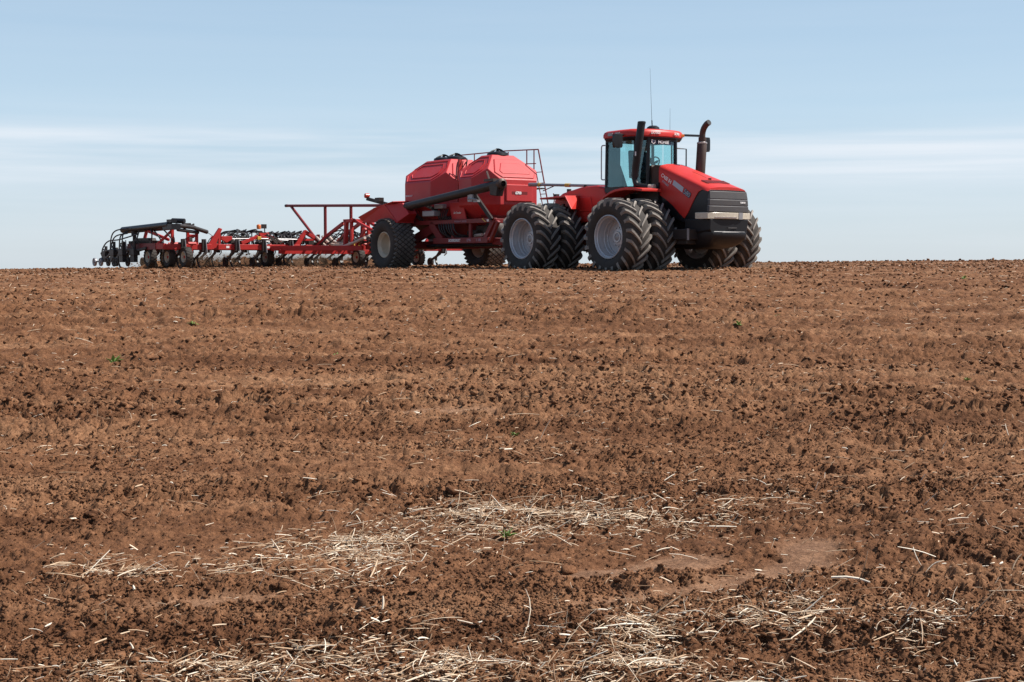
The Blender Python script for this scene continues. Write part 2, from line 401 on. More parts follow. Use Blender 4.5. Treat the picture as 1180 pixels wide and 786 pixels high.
bp2 = nd.new('ShaderNodeBump'); bp2.inputs['Strength'].default_value = .6; bp2.inputs['Distance'].default_value = .03
nbump2 = nz(18, 5, .7); lk.new(nbump2.outputs['Fac'], bp2.inputs['Height']); lk.new(bp.outputs[0], bp2.inputs['Normal'])
lk.new(bp2.outputs[0], b.inputs['Normal'])
M['soil'] = soil

# one polar sheet, finest where the walker stands and coarser with distance
rows = np.concatenate([[.3, .8, 1.5, 2.2, 2.9, 3.4], np.geomspace(3.8, 40, 1500), np.linspace(40.2, 64, 120), np.geomspace(65, 5000, 60)])
cols = np.concatenate([np.linspace(-180, -46, 46), np.linspace(-45, -25, 160), np.linspace(-24.93, 24.93, 800), np.linspace(25, 45, 160), np.linspace(46, 180, 46)])
rr, cc = np.meshgrid(rows, np.radians(cols), indexing='ij')
gx = (rr * np.sin(cc)).ravel(); gy = (rr * np.cos(cc)).ravel()
gz = np.empty_like(gx)
for i in range(0, len(gx), 200000):
    gz[i:i + 200000] = height(gx[i:i + 200000], gy[i:i + 200000])
nr, ncl = rr.shape
ii, jj = np.meshgrid(np.arange(nr - 1), np.arange(ncl - 1), indexing='ij')
v0 = (ii * ncl + jj).ravel()
quads = np.stack([v0, v0 + 1, v0 + ncl + 1, v0 + ncl], 1)
field = fast_mesh('field', np.stack([gx, gy, gz], 1), quads.ravel(), np.arange(len(quads)) * 4, soil, True)
at_ = field.data.attributes.new('pressed', 'FLOAT', 'POINT'); pm = np.zeros(len(gx), np.float32)
kk = (gy > 3) & (gy < 14); wob = .05 * fbm(gx[kk] * 7, gy[kk] * 7, 211, 3)
pm[kk] = smooth_mask(gx[kk] + wob, gy[kk] - wob); at_.data.foreach_set('value', pm)
field['kind'] = 'structure'; field['label'] = 'brown tilled field rising to a low crest'
del rr, cc, ii, jj, quads, v0

# loose clods lying on the tilled surface
t_ = (1 + 5**.5) / 2
ICO = np.array([(-1, t_, 0), (1, t_, 0), (-1, -t_, 0), (1, -t_, 0), (0, -1, t_), (0, 1, t_), (0, -1, -t_), (0, 1, -t_), (t_, 0, -1), (t_, 0, 1), (-t_, 0, -1), (-t_, 0, 1)]) / (1 + t_ * t_)**.5
ICF = np.array([(0, 11, 5), (0, 5, 1), (0, 1, 7), (0, 7, 10), (0, 10, 11), (1, 5, 9), (5, 11, 4), (11, 10, 2), (10, 7, 6), (7, 1, 8), (3, 9, 4), (3, 4, 2), (3, 2, 6), (3, 6, 8), (3, 8, 9), (4, 9, 5), (2, 4, 11), (6, 2, 10), (8, 6, 7), (9, 8, 1)])
def subdiv(v, f):
    v = list(map(tuple, v)); mid = {}; out = []
    def m(a, b):
        k = (min(a, b), max(a, b))
        if k not in mid:
            p = np.array(v[a]) + np.array(v[b]); v.append(tuple(p / np.linalg.norm(p))); mid[k] = len(v) - 1
        return mid[k]
    for a, b, c in f:
        x, y, z = m(a, b), m(b, c), m(c, a); out += [(a, x, z), (b, y, x), (c, z, y), (x, y, z)]
    return np.array(v), np.array(out)
ICO2, ICF2 = subdiv(ICO, ICF)
def clods(cx, cy, rad, V, F, jit):
    n = len(cx); nv = len(V)
    q = rng.normal(size=(n, 3, 3)); q, _ = np.linalg.qr(q)
    pn = rng.normal(size=(n, 9, 3)); pn /= np.linalg.norm(pn, axis=2, keepdims=True)       # broken faces: each clod is cut by random planes
    po = rng.uniform(.28, .95, (n, 9))
    dt = np.einsum('nki,vi->nkv', pn, V)
    rj = np.minimum(1.15, np.where(dt > .05, po[:, :, None] / np.maximum(dt, .05), 9).min(1)) + jit * rng.uniform(-1, 1, (n, nv))
    P = V[None] * rj[:, :, None]
    P = P * np.stack([rng.uniform(.75, 1.35, n), rng.uniform(.7, 1.1, n), rng.uniform(.55, .95, n)], 1)[:, None, :]
    P = np.einsum('nij,nvj->nvi', q, P) * rad[:, None, None]
    cz = height(cx, cy) + rad * rng.uniform(-.45, .35, n)
    P[:, :, 2] *= .70
    P += np.stack([cx, cy, cz], 1)[:, None, :]
    fl = (F[None] + (np.arange(n) * nv)[:, None, None]).reshape(-1)
    return P.reshape(-1, 3), fl
N_C = 820000
rc_ = np.sqrt(rng.uniform(4.2**2, 62**2, N_C) ); th = R(23) * rng.uniform(-1, 1, N_C)
extra = int(N_C * .55)
rc_ = np.concatenate([rc_, 4.2 * (16 / 4.2)**rng.uniform(0, 1, extra)]); th = np.concatenate([th, R(24) * rng.uniform(-1, 1, extra)])
wide = 150000                                        # to either side, for someone standing a few steps along
rc_ = np.concatenate([rc_, 4.2 * (30 / 4.2)**rng.uniform(0, 1, wide)]); th = np.concatenate([th, np.radians(rng.uniform(23, 44, wide)) * rng.choice([-1, 1], wide)])
cx = rc_ * np.sin(th); cy = rc_ * np.cos(th)
rad = .0062 * rng.uniform(1e-3, 1, len(cx))**-.36
rad = np.minimum(rad, .010 + .0016 * rc_ + .012 * (rng.uniform(0, 1, len(rad)) < .05))
rad = np.where((rng.uniform(0, 1, len(rad)) < .09) & (rc_ > 12), np.maximum(rad, rng.uniform(.025, .025 + .0011 * rc_)), rad)
cl = .75 * fbm(cx * .8, cy * 1.6, 301, 3) + .8 * fbm(cx * .16 + 3, cy * 1.7 + cx * .05, 201, 3, .6) + .25 * fbm(cx * 3, cy * 3, 311, 2)
keep = (rad * 1475 / rc_ > 1.0) & (rng.uniform(0, 1, len(cx)) < np.clip(.5 + 2.4 * cl, .10, 1)) & (rng.uniform(0, 1, len(cx)) > .95 * smooth_mask(cx, cy))
cx, cy, rad, rc_ = cx[keep], cy[keep], rad[keep], rc_[keep]
big = rad * 1475 / rc_ > 5
p1, f1 = clods(cx[~big], cy[~big], rad[~big], ICO, ICF, .22)
p2, f2 = clods(cx[big], cy[big], rad[big], ICO2, ICF2, .16)
# the few big lumps one notices in the foreground
BIG = np.array([(-1.85, 5.80, .062), (-1.74, 5.74, .05), (-1.93, 5.70, .04), (.28, 6.95, .06), (-.62, 6.1, .055), (-1.0, 6.35, .06), (1.35, 8.05, .06), (-.35, 8.6, .06), (2.45, 7.1, .035), (.72, 9.3, .06), (-2.3, 8.0, .06), (-2.6, 10.5, .08), (-1.9, 11.5, .09), (3.3, 13.5, .1), (2.9, 13.2, .08), (5.5, 20, .12), (-3.6, 15.2, .10), (-6, 24, .13), (1.5, 17, .1), (.3, 21, .1)])
V3, F3 = subdiv(ICO2, ICF2)
p3, f3 = clods(BIG[:, 0], BIG[:, 1], BIG[:, 2], V3, F3, .10)
nsp = 900
tx = -22.6 + rng.normal(0, .9, nsp); ty = rng.uniform(-6.6, 5.6, nsp)
_a = -math.radians(54.5)
spx = 4.42 + tx * math.cos(_a) - ty * math.sin(_a); spy = 40.34 + tx * math.sin(_a) + ty * math.cos(_a)
p4, f4 = clods(spx, spy, rng.uniform(.015, .055, nsp), ICO, ICF, .22)
p4 = p4.reshape(nsp, 12, 3); p4[:, :, 2] += (rng.uniform(0, 1, nsp)**2.2 * .38)[:, None]; p4 = p4.reshape(-1, 3)
p3, f3 = np.concatenate([p3, p4]), np.concatenate([f3, f4 + len(p3)])
co = np.concatenate([p1, p2, p3]); fl = np.concatenate([f1, f2 + len(p1), f3 + len(p1) + len(p2)])
print('clods', len(cx), 'verts', len(co))
clodm = soil.copy(); clodm.name = 'clod_soil'; cn = clodm.node_tree.nodes; cl_ = clodm.node_tree.links
pb = cn['Principled BSDF']; src = pb.inputs['Base Color'].links[0].from_socket
gg = cn.new('ShaderNodeNewGeometry'); mr_ = cn.new('ShaderNodeValToRGB'); e = mr_.color_ramp.elements
e[0].position = 0; e[0].color = (.50, .47, .46, 1); e[1].position = 1; e[1].color = (1.22, 1.22, 1.22, 1); q_ = mr_.color_ramp.elements.new(.45); q_.color = (.92, .91, .90, 1)
mx = cn.new('ShaderNodeMix'); mx.data_type = 'RGBA'; mx.blend_type = 'MULTIPLY'; mx.inputs[0].default_value = 1
cl_.new(gg.outputs['Random Per Island'], mr_.inputs[0]); cl_.new(src, mx.inputs[6]); cl_.new(mr_.outputs[0], mx.inputs[7]); cl_.new(mx.outputs[2], pb.inputs['Base Color'])
cl_o = fast_mesh('soil_clods', co, fl, np.arange(len(fl) // 3) * 3, clodm, False)
cl_o['kind'] = 'stuff'; cl_o['label'] = 'loose brown soil clods scattered over the field'
del co, fl, p1, p2, f1, f2

# straw and stubble left on the surface
straw, nd, lk, b = new_mat('dry_straw')
geo = nd.new('ShaderNodeNewGeometry'); ramp = nd.new('ShaderNodeValToRGB'); e = ramp.color_ramp.elements
e[0].position = 0; e[0].color = (.22, .12, .06, 1); e[1].position = 1; e[1].color = (.86, .77, .62, 1)
x_ = ramp.color_ramp.elements.new(.35); x_.color = (.40, .25, .14, 1); x_ = ramp.color_ramp.elements.new(.7); x_.color = (.60, .44, .29, 1)
lk.new(geo.outputs['Random Per Island'], ramp.inputs[0]); lk.new(ramp.outputs[0], b.inputs['Base Color'])
b.inputs['Roughness'].default_value = .55
def straws(cx, cy, length, width, yaw, pitch, bend, lift, K=4):
    n = len(cx)
    s = np.linspace(-.5, .5, K + 1)
    d = np.stack([np.cos(yaw), np.sin(yaw)], 1)
    along = s[None] * length[:, None]
    sag = (bend[:, None]) * (1 - 4 * s[None]**2) * length[:, None]
    x = cx[:, None] + d[:, :1] * along * np.cos(pitch)[:, None] - d[:, 1:] * sag
    y = cy[:, None] + d[:, 1:] * along * np.cos(pitch)[:, None] + d[:, :1] * sag
    zc = np.maximum(height(cx, cy), (height(x.ravel(), y.ravel()).reshape(x.shape)).max(1) * .5 + height(cx, cy) * .5)
    z = (zc + lift)[:, None] + along * np.sin(pitch)[:, None] + np.abs(sag) * .5
    side = np.stack([-d[:, 1], d[:, 0]], 1)
    P = np.empty((n, K + 1, 3, 3))
    for k, (a, bb) in enumerate(((-.5, -.25), (.5, -.25), (0, .45))):
        w = width[:, None] * (1 - .35 * np.abs(s[None] * 2)**3)
        P[:, :, k, 0] = x + side[:, :1] * a * w; P[:, :, k, 1] = y + side[:, 1:] * a * w; P[:, :, k, 2] = z + bb * w
    q = []
    for i in range(K):
        for k in range(3):
            q.append((i * 3 + k, i * 3 + (k + 1) % 3, (i + 1) * 3 + (k + 1) % 3, (i + 1) * 3 + k))
    q = np.array(q)
    fl = (q[None] + (np.arange(n) * (K + 1) * 3)[:, None, None]).reshape(-1)
    return P.reshape(-1, 3), fl
# windrows of straw: from, to, spread, how many
BANDS = [((-1.35, 7.05), (-.62, 7.45), .14, 330), ((-.75, 7.3), (.15, 8.15), .22, 620), ((-.1, 7.75), (.95, 8.1), .20, 640),
         ((-1.2, 5.15), (-.55, 5.6), .16, 330), ((-.55, 5.3), (.6, 5.75), .20, 620), ((.0, 5.2), (.7, 5.5), .16, 260), ((.8, 6.0), (1.5, 6.15), .17, 260),
         ((.9, 5.5), (2.0, 6.0), .25, 200), ((-2.2, 6.6), (-1.0, 6.9), .25, 170), ((-1.9, 5.2), (-1.0, 5.5), .2, 160), ((1.1, 7.9), (1.9, 8.6), .25, 90), ((-1.1, 6.65), (-.6, 6.75), .07, 70)]
sx, sy = [], []
for (a, b_, sp, n) in BANDS:
    n = int(n * .95); nc_ = max(4, n // 22)              # stalks lie in loose heaps along each windrow
    cu = rng.uniform(0, 1, nc_); ck = rng.choice(nc_, n, p=(lambda q: q / q.sum())(rng.uniform(.1, 1, nc_)**2)); cs = rng.uniform(.03, .16, nc_); cv = rng.normal(0, sp * .75, nc_)
    u = np.clip(cu[ck] + rng.normal(0, .05, n), -.1, 1.1)
    sx.append(a[0] + (b_[0] - a[0]) * u + rng.normal(0, 1, n) * cs[ck]); sy.append(a[1] + (b_[1] - a[1]) * u + cv[ck] + rng.normal(0, 1, n) * cs[ck] * 1.3)
for i in range(len(BANDS)):                         # fine chaff between the stalks
    q = rng.integers(0, len(sx[i]), int(len(sx[i]) * 1.7)); sx.append(sx[i][q] + rng.normal(0, .10, len(q))); sy.append(sy[i][q] + rng.normal(0, .12, len(q)))
nst = sum(len(q) for q in sx[:len(BANDS)]); nbnd = sum(len(q) for q in sx)
n2 = 16500
r_ = 4.5 * (45 / 4.5)**rng.uniform(0, 1, n2); t_ = R(32) * rng.uniform(-1, 1, n2)
x2 = r_ * np.sin(t_); y2 = r_ * np.cos(t_)
kp = rng.uniform(0, 1, n2) < np.clip(.42 + 2.2 * fbm(x2 * .7, y2 * 1.4, 401, 3) + .25 * np.clip((9 - r_) / 4, 0, 1), .05, 1)
x2, y2 = x2[kp], y2[kp]
n3 = 15000                                            # small chaff on the far slope, seen as pale specks
r_ = np.sqrt(rng.uniform(9**2, 58**2, n3)); t_ = R(22) * rng.uniform(-1, 1, n3)
x3 = r_ * np.sin(t_); y3 = r_ * np.cos(t_)
sx = np.concatenate(sx + [x2, x3]); sy = np.concatenate(sy + [y2, y3]); n = len(sx); dist = np.hypot(sx, sy)
ln = np.clip(rng.lognormal(-3.0, .66, n), .012, .26); wd = np.clip(rng.lognormal(-5.3, .45, n), .002, .012)
ln[:nbnd] = np.clip(rng.lognormal(-2.9, .70, nbnd), .012, .26); wd[:nbnd] *= .8; ln[nst:nbnd] = rng.uniform(.008, .035, nbnd - nst); wd[nst:nbnd] *= .75
far = dist > 12; wd[far] *= np.clip(dist[far] / 18, .8, 1.5)
yaw = np.where(rng.uniform(0, 1, n) < .35, rng.normal(.2, .5, n), rng.uniform(-3.1, 3.1, n))
pit = rng.normal(0, .20, n); up = rng.uniform(0, 1, n) < .17; pit[up] = rng.uniform(.3, 1.2, up.sum()); ln[up] *= .8
bend = rng.normal(0, .075, n); lift = rng.uniform(-.010, .010, n) + np.where(up, ln * .35 * np.sin(np.abs(pit)), 0); lift[:nbnd] += rng.uniform(0, .018, nbnd)
ps, fs = straws(sx, sy, ln, wd, yaw, pit, bend, lift)
st_o = fast_mesh('straw', ps, fs, np.arange(len(fs) // 4) * 4, straw, False)
st_o['kind'] = 'stuff'; st_o['label'] = 'pale dry straw and chaff lying on the soil'

# ------------------------------------------------------------------ weeds
leafm = worn('weed_leaf', (.17, .26, .06), .6, scale=30, var=.35); M['leaf'] = leafm
def weed(x, y, s, label, nleaf=16):
    mb = MB()
    for k in range(nleaf):
        a = k * 2.4 + random.uniform(-.3, .3); e = random.uniform(.15, 1.1); l = s * random.uniform(.5, 1.1); w = l * random.uniform(.22, .36)
        d = Vector((math.cos(a) * math.cos(e), math.sin(a) * math.cos(e), math.sin(e))); sd = Vector((-math.sin(a), math.cos(a), 0)); u = sd.cross(d)
        p0 = Vector((0, 0, 0)); p1 = d * l * .55 + Vector((0, 0, .02 * s)); p2 = d * l - Vector((0, 0, .25 * l * math.cos(e)))
        th_ = u * (.01 * s + .0006)
        mb.add([p0, p1 + sd * w / 2, p2, p1 - sd * w / 2, p0 - th_, p1 + sd * w / 2 - th_, p2 - th_, p1 - sd * w / 2 - th_],
               [(0, 1, 2, 3), (7, 6, 5, 4), (0, 4, 5, 1), (1, 5, 6, 2), (2, 6, 7, 3), (3, 7, 4, 0)])
    o = mb.build('weed', 'leaf')
    z = float(height(np.array([x]), np.array([y]))[0])
    o.location = (x, y, z + .006); o['label'] = label; o['category'] = 'weed'; o['group'] = 'green weeds growing in the tilled field'
    return o
WG = [(-4.37, 20.2, .10, 'tiny pale green weed below the black boom end of the seed drill'),
      (-4.25, 15.7, .13, 'spreading leafy green weed below the trailing end of the seed drill, the widest of all'),
      (-2.0, 16.8, .08, 'small green sprout below the cart tyre with the cream rim'),
      (.03, 10.75, .07, 'round grey green tuft in the middle of the bare soil'),
      (-.03, 7.6, .07, 'dark green tuft growing out of the pale straw in the foreground'),
      (3.06, 19.9, .11, 'flat bright green weed below the black grille of the tractor, beside a thinner one'),
      (3.95, 21.9, .09, 'thin green weed below the front tyre of the tractor, just beyond a flatter one'),
      (9.49, 31.0, .13, 'small green weed near the bare crest, the farthest of the weeds'),
      (4.3, 13.9, .05, 'tiny yellow green seedling alone on bare soil, well past the front of the tractor'),
      (1.14, 16.9, .05, 'tiny yellow green seedling below the tractor wheels')]
for a in WG: weed(*a)

# ------------------------------------------------------------------ the seeding train: x forward, y to its left, z up
RZ = -R(54.5)
HX = Vector((math.cos(RZ), math.sin(RZ), 0)); HY = Vector((-math.sin(RZ), math.cos(RZ), 0))
ORG = Vector((4.42, 40.34, -.18))
def at(x, y=0, z=0): return ORG + HX * x + HY * y + Vector((0, 0, z))

# ---- tyres and rims -------------------------------------------------
def tyre_bar(Rr, w, n, parent_name='tyre'):
    """agricultural tyre with chevron bars; its axle along y"""
    h = w / 2; Rc = Rr - .056
    mb = MB()
    prof = [(Rr * .555, -h * .80), (Rr * .60, -h * .93), (Rr * .72, -h * 1.03), (Rr * .83, -h * 1.02), (Rc * .945, -h * .93), (Rc * .985, -h * .78), (Rc, -h * .4), (Rc + .006, 0),
            (Rc, h * .4), (Rc * .985, h * .78), (Rc * .945, h * .93), (Rr * .83, h * 1.02), (Rr * .72, h * 1.03), (Rr * .60, h * .93), (Rr * .555, h * .80)]
    mb.lathe(prof, (0, 0, 0), 72)
    carc = mb
    lug = MB()
    for sgn in (-1, 1):
        for k in range(n):
            a0 = 2 * math.pi * (k + (.5 if sgn > 0 else 0)) / n
            ys = [.02, .12, .26, .42, .60, .80, .97, 1.035]; P = []
            for j, q in enumerate(ys):
                y = q * h
                lag = .37 * q**.85                    # centre leads, shoulder lags behind
                ang = -(a0) + lag
                wd = (.056 + .020 * q) / Rr
                top = Rr - .010 * q * q - (.02 if q > .9 else 0) - (.10 if q > 1 else 0); bot = Rc - .03 - (.02 if q > .75 else 0) - (.06 if q > .9 else 0) - (.06 if q > 1 else 0)
                ring = []
                for r, da in ((bot, -wd * .75), (top, -wd * .5), (top, wd * .5), (bot, wd * .75)):
                    ring.append((r * math.cos(ang + da), sgn * (y + (.012 if (r == top and q > 1) else 0)), r * math.sin(ang + da)))
                P.append(ring)
            lug.loft(P)
    return carc, lug
TB, TL = tyre_bar(1.035, .71, 21)
ME = {}
def mesh_of(mb, name, mat, smooth):
    o = mb.build(name, mat, smooth=smooth); me = o.data; bpy.data.objects.remove(o); return me
ME['tyre'] = None
def two_mat_tyre(carc, lug, name, lug_mat='lug'):
    """one tyre mesh: sidewalls and tread bars keep their own rubber tone"""
    me_a = mesh_of(carc, name, 'rubber', 30); n_a = len(me_a.polygons)
    tot = MB(); tot.v = list(carc.v); tot.f = list(carc.f); tot.add(lug.v, lug.f)
    me = mesh_of(tot, name, 'rubber', 35); me.materials.append(M[lug_mat])
    for i, p in enumerate(me.polygons):
        if i >= n_a: p.material_index = 1
    bpy.data.meshes.remove(me_a)
    return me
ME['tyre'] = two_mat_tyre(TB, TL, 'tyre')
mb = MB()   # dual rim: deep dish seen from -y
mb.lathe([(.585, -.29), (.582, -.318), (.562, -.325), (.548, -.312), (.542, -.27), (.515, -.25), (.508, -.20), (.520, -.185), (.506, -.15), (.492, -.06), (.478, -.05), (.472, .04), (.458, .05), (.452, .10), (.44, .105), (.40, .105),
          (.385, .09), (.30, .085), (.285, .07), (.22, .065), (.215, .02), (.15, .01), (.14, -.02), (.0, -.02)], (0, 0, 0), 64)
mb.lathe([(.585, .29), (.562, .325), (.54, .26), (.508, .15), (.47, .11)], (0, 0, 0), 56)
mb.lathe([(.585, -.29), (.59, 0), (.585, .29)], (0, 0, 0), 56)
for k in range(12):
    a = k * math.pi / 6; mb.lathe([(.0, .03), (.018, .03), (.018, .09)], (.255 * math.cos(a), 0, .255 * math.sin(a)), 8)
for k in range(8):
    a = k * math.pi / 4 + .2; mb.lathe([(.0, .083), (.02, .083), (.022, .1)], (.355 * math.cos(a), 0, .355 * math.sin(a)), 8)
ME['rim'] = mesh_of(mb, 'rim', 'silver', 40)
mb = MB(); mb.lathe([(0, -.035), (.085, -.03), (.10, -.02), (.11, .0), (.13, .03), (.13, .30), (0, .30)], (0, 0, 0), 24)
ME['hub'] = mesh_of(mb, 'wheel', 'grey', 40)
def tractor_wheel(parent, x, y, z, side):
    w = bpy.data.objects.new('wheel', ME['hub']); COL.objects.link(w); w.parent = parent; w.location = (x, y, z)
    w.rotation_euler = (0, 0, 0 if side < 0 else math.pi)
    t = bpy.data.objects.new('tyre', ME['tyre']); COL.objects.link(t); t.parent = w
    t.rotation_euler = (0, random.uniform(0, 6), -w.rotation_euler.z)
    r = bpy.data.objects.new('rim', ME['rim']); COL.objects.link(r); r.parent = w; r.rotation_euler = (0, random.uniform(0, 6), 0)
    return w

# ======================================================= TRACTOR
T = empty('tractor', at(0), RZ, 'large red articulated tractor with black grille and eight silver rimmed dual wheels', 'tractor')
for x in (0, -3.91):
    for s in (-1, 1):
        tractor_wheel(T, x, s * 2.0, .82, s); tractor_wheel(T, x, s * 1.12, .82, s)
mb = MB()
for x in (0, -3.91):
    mb.tube([(x, -1.85, .82), (x, 1.85, .82)], .13, 14); mb.tube([(x, -.62, .82), (x, .62, .82)], .24, 16)
    mb.lathe([(.05, -.3), (.30, -.26), (.34, 0), (.30, .26), (.05, .3)], (x, 0, .80), 20)
mb.build('axle', 'dark', T, smooth=40)
mb = MB()
mb.box(-1.6, 1.70, -.42, .42, .74, 1.34); mb.box(-.9, .9, -.34, .34, .52, .78)
mb.prism([(-1.4, 1.3), (-1.5, 2.05), (-.6, 2.1), (.1, 1.9), (.6, 1.4)], 'y', -.46, .46)
mb.tube([(-1.9, 0, .95), (-1.5, 0, .95)], .22, 14); mb.box(.95, 1.9, -.5, .5, .66, .8)
mb.build('front_frame', 'blacks', T, bevel=.02)
mb = MB()
mb.box(-4.95, -2.2, -.40, .40, .70, 1.30); mb.prism([(-2.2, .75), (-1.75, .82), (-1.75, 1.1), (-2.2, 1.3)], 'y', -.2, .2)
mb.box(-5.45, -4.8, -.12, .12, .52, .62); mb.box(-5.0, -4.9, -.45, .45, .55, 1.35)
mb.build('rear_frame', 'maroon', T, bevel=.02)
mb = MB()
mb.prism([(-4.55, 1.28), (-4.60, 1.98), (-4.2, 2.17), (-3.35, 2.31), (-2.62, 2.33), (-2.25, 2.25), (-2.15, 1.95), (-2.45, 1.30)], 'y', -.62, .62)
mb.build('rear_body', 'red', T, bevel=.05, smooth=40)
mb = MB(); mb.box(-4.72, -4.58, -.56, -.44, 2.02, 2.16); mb.build('rear_lamp', 'blacks', T)      # little lamps and couplers on the rear deck
mb = MB(); mb.tube([(-4.1, -.45, 2.15), (-4.1, -.45, 2.29)], .07, 10); mb.build('hydraulic_coupler', 'blacks', T)
mb = MB(); mb.tube([(-3.2, -.55, 2.28), (-3.2, -.55, 2.37)], .05, 8); mb.build('filler_cap', 'blacks', T)
for k in range(4): MB().tube([(-4.55, -.2 + .12 * k, 1.7), (-4.75, -.2 + .12 * k, 1.72)], .035, 8).build('hydraulic_coupler', 'blacks', T)
for s in (-1, 1):
    mb = MB()   # rear fender: top sheet, sloped front sheet and inner sheet
    y0, y1 = s * .60, s * 1.34
    def sheet(q, t): mb.hexa([Vector(p) - Vector(t) for p in q] + [Vector(p) for p in q])
    sheet([(-4.45, y0, 2.03), (-3.43, y0, 2.075), (-3.14, y1, 2.045), (-4.35, y1, 2.02)], (0, 0, .05))
    sheet([(-3.42, y0, 2.07), (-3.34, y0, 1.68), (-2.82, y1, 1.65), (-3.13, y1, 2.04)], (.045, .01, 0))
    sheet([(-4.0, y0 + s * .01, 1.60), (-2.75, y0 + s * .01, 1.60), (-2.85, y0 + s * .01, 2.02), (-3.9, y0 + s * .01, 2.02)], (0, s * -.03, 0))
    mb.build('rear_fender', 'red', T, bevel=.02)
for s in (-1, 1):
    mb = MB(); P = []
    for x, z in ((-1.62, 1.72), (-1.30, 1.95), (-1.05, 2.05), (-.8, 2.11), (-.4, 2.14), (.0, 2.12), (.30, 2.08)):
        P.append([(x, s * .72, z - .05), (x, s * 1.42, z - .05), (x, s * 1.42, z + .02), (x, s * .72, z + .03)])
    mb.loft(P); mb.build('front_fender', 'red', T, bevel=.015)
for s in (-1, 1):
    mb = MB(); mb.hexa([(-1.9, s * .62, 1.5), (-1.0, s * .62, 1.55), (-1.0, s * .66, 1.55), (-1.9, s * .66, 1.5), (-1.9, s * .8, 2.2), (-.9, s * .8, 2.2), (-.9, s * .86, 2.2), (-1.9, s * .86, 2.2)])
    mb.build('cab_side', 'blacks', T)
    mb = MB()
    for k in range(3): mb.box(-1.85, -1.55, min(s * .8, s * 1.1), max(s * .8, s * 1.1), .7 + .38 * k, .74 + .38 * k)
    mb.box(-1.88, -1.85, min(s * .82, s * 1.08), max(s * .82, s * 1.08), .7, 1.9); mb.box(-1.55, -1.52, min(s * .82, s * 1.08), max(s * .82, s * 1.08), .7, 1.9)
    mb.build('access_step', 'blacks', T)

# hood
def hw(x): return .545 + .062 * x
def hz(x): return 2.755 - .345 * x
def hood_ring(x, zl, wo=0, dz=0):
    w = hw(x) + wo; z = hz(x) + dz
    half = [(-w - .012, zl), (-w - .015, max(zl + .005, z - .16)), (-w, max(zl + .01, z - .05)), (-w + .035, z - .004), (-w + .10, z + .022), (-w * .5, z + .055), (0, z + .068)]
    pts = half + [(-y, zz) for y, zz in half[-2::-1]]
    return [(x, y, zz) for y, zz in pts]
low = [(0, 1.98), (.3, 1.84), (.61, 1.66), (.88, 1.46), (1.10, 1.31), (1.25, 1.46), (1.41, 1.68), (1.55, 1.86), (1.68, 1.99), (1.82, 2.035), (1.98, 2.005), (2.06, 1.985)]
mb = MB(); mb.loft([hood_ring(x, zl) for x, zl in low]); mb.build('hood', 'red', T, smooth=38)
mb = MB()
for i in range(9):
    x = 1.50 + .028 * i
    mb.hexa([(x, -.40, hz(x) + .058), (x + .018, -.40, hz(x) + .052), (x + .018, .40, hz(x) + .052), (x, .40, hz(x) + .058), (x, -.40, hz(x) + .075), (x + .018, -.40, hz(x) + .070), (x + .018, .40, hz(x) + .070), (x, .40, hz(x) + .075)])
mb.build('hood_vent', 'maroon', T)
mb = MB(); mb.tube([(1.40, .0, hz(1.4) + .06), (1.40, 0, hz(1.4) + .10)], .045, 12)
mb.build('hood_cap', 'black', T)
mb = MB(); mb.bar((.72, .01, hz(.72) + .066), (1.25, .01, hz(1.25) + .066), .012, .010); mb.build('hood_seam', 'black', T)
mb = MB()   # black shroud below and in front of the hood
sh = [(.02, 1.55), (.6, 1.35), (1.0, 1.22), (1.4, 1.20), (1.98, 1.20), (2.09, 1.22)]
mb.loft([[(x, y * (hw(x) - .008), z) for y, z in ((-1, zl), (-1, hz(x) - .045), (-.9, hz(x) - .02), (0, hz(x) - .01), (.9, hz(x) - .02), (1, hz(x) - .045), (1, zl))] for x, zl in sh])
mb.build('grille_shroud', 'black', T, smooth=30)
mb = MB()   # front screen: three bands with grooves between, slightly bowed
for z0, z1 in ((1.79, 1.99), (1.625, 1.775), (1.455, 1.61)):
    ring0, ring1 = [], []
    rings = []
    for y in np.linspace(-1, 1, 9):
        xx = 2.17 - .055 * y * y
        w0 = .66 + (1.99 - z0) * .10; w1 = .66 + (1.99 - z1) * .10
        rings.append([(2.06, y * w0, z0), (xx + .02, y * w0, z0), (xx + .02 - (.03 if z1 > 1.95 else .0), y * w1, z1), (2.06, y * w1, z1)])
    mb.loft(rings)
mb.build('grille', 'grille', T, bevel=.012, smooth=30)
mb = MB()
for z in (1.782, 1.617):
    mb.loft([[(2.06, y * .69, z - .006), (2.178 - .055 * y * y, y * .69, z - .006), (2.178 - .055 * y * y, y * .69, z + .006), (2.06, y * .69, z + .006)] for y in np.linspace(-1, 1, 9)])
mb.build('grille_trim', 'grey', T)
mb = MB()   # lamp strip wrapping the nose
ys = [-.78, -.74, -.55, -.3, 0, .3, .55, .74, .80]
def lx(y): return 2.20 - .10 * (y / .78)**2 - (.28 if y < -.77 else 0)
mb.loft([[(lx(y) - .14, y, 1.28), (lx(y), y, 1.275), (lx(y) + .005, y, 1.44), (lx(y) - .14, y, 1.445)] for y in ys])
hl = mb.build('headlight', 'lamp', T, bevel=.01, smooth=40)
mb = MB()
mb.loft([[(lx(y) - .1, y, 1.27), (lx(y) + .008, y, 1.27), (lx(y) + .013, y, 1.45), (lx(y) - .1, y, 1.45)] for y in np.linspace(.30, .46, 3)])
mb.build('lamp_bezel', 'grey', hl)
mb = MB(); mb.loft([[(lx(y) - .1, y, 1.30), (lx(y) + .010, y, 1.30), (lx(y) + .012, y, 1.33), (lx(y) - .1, y, 1.33)] for y in np.linspace(-.52, .22, 9)]); mb.build('lamp_chrome', 'chrome', hl)
mb = MB()   # nose below the lamps
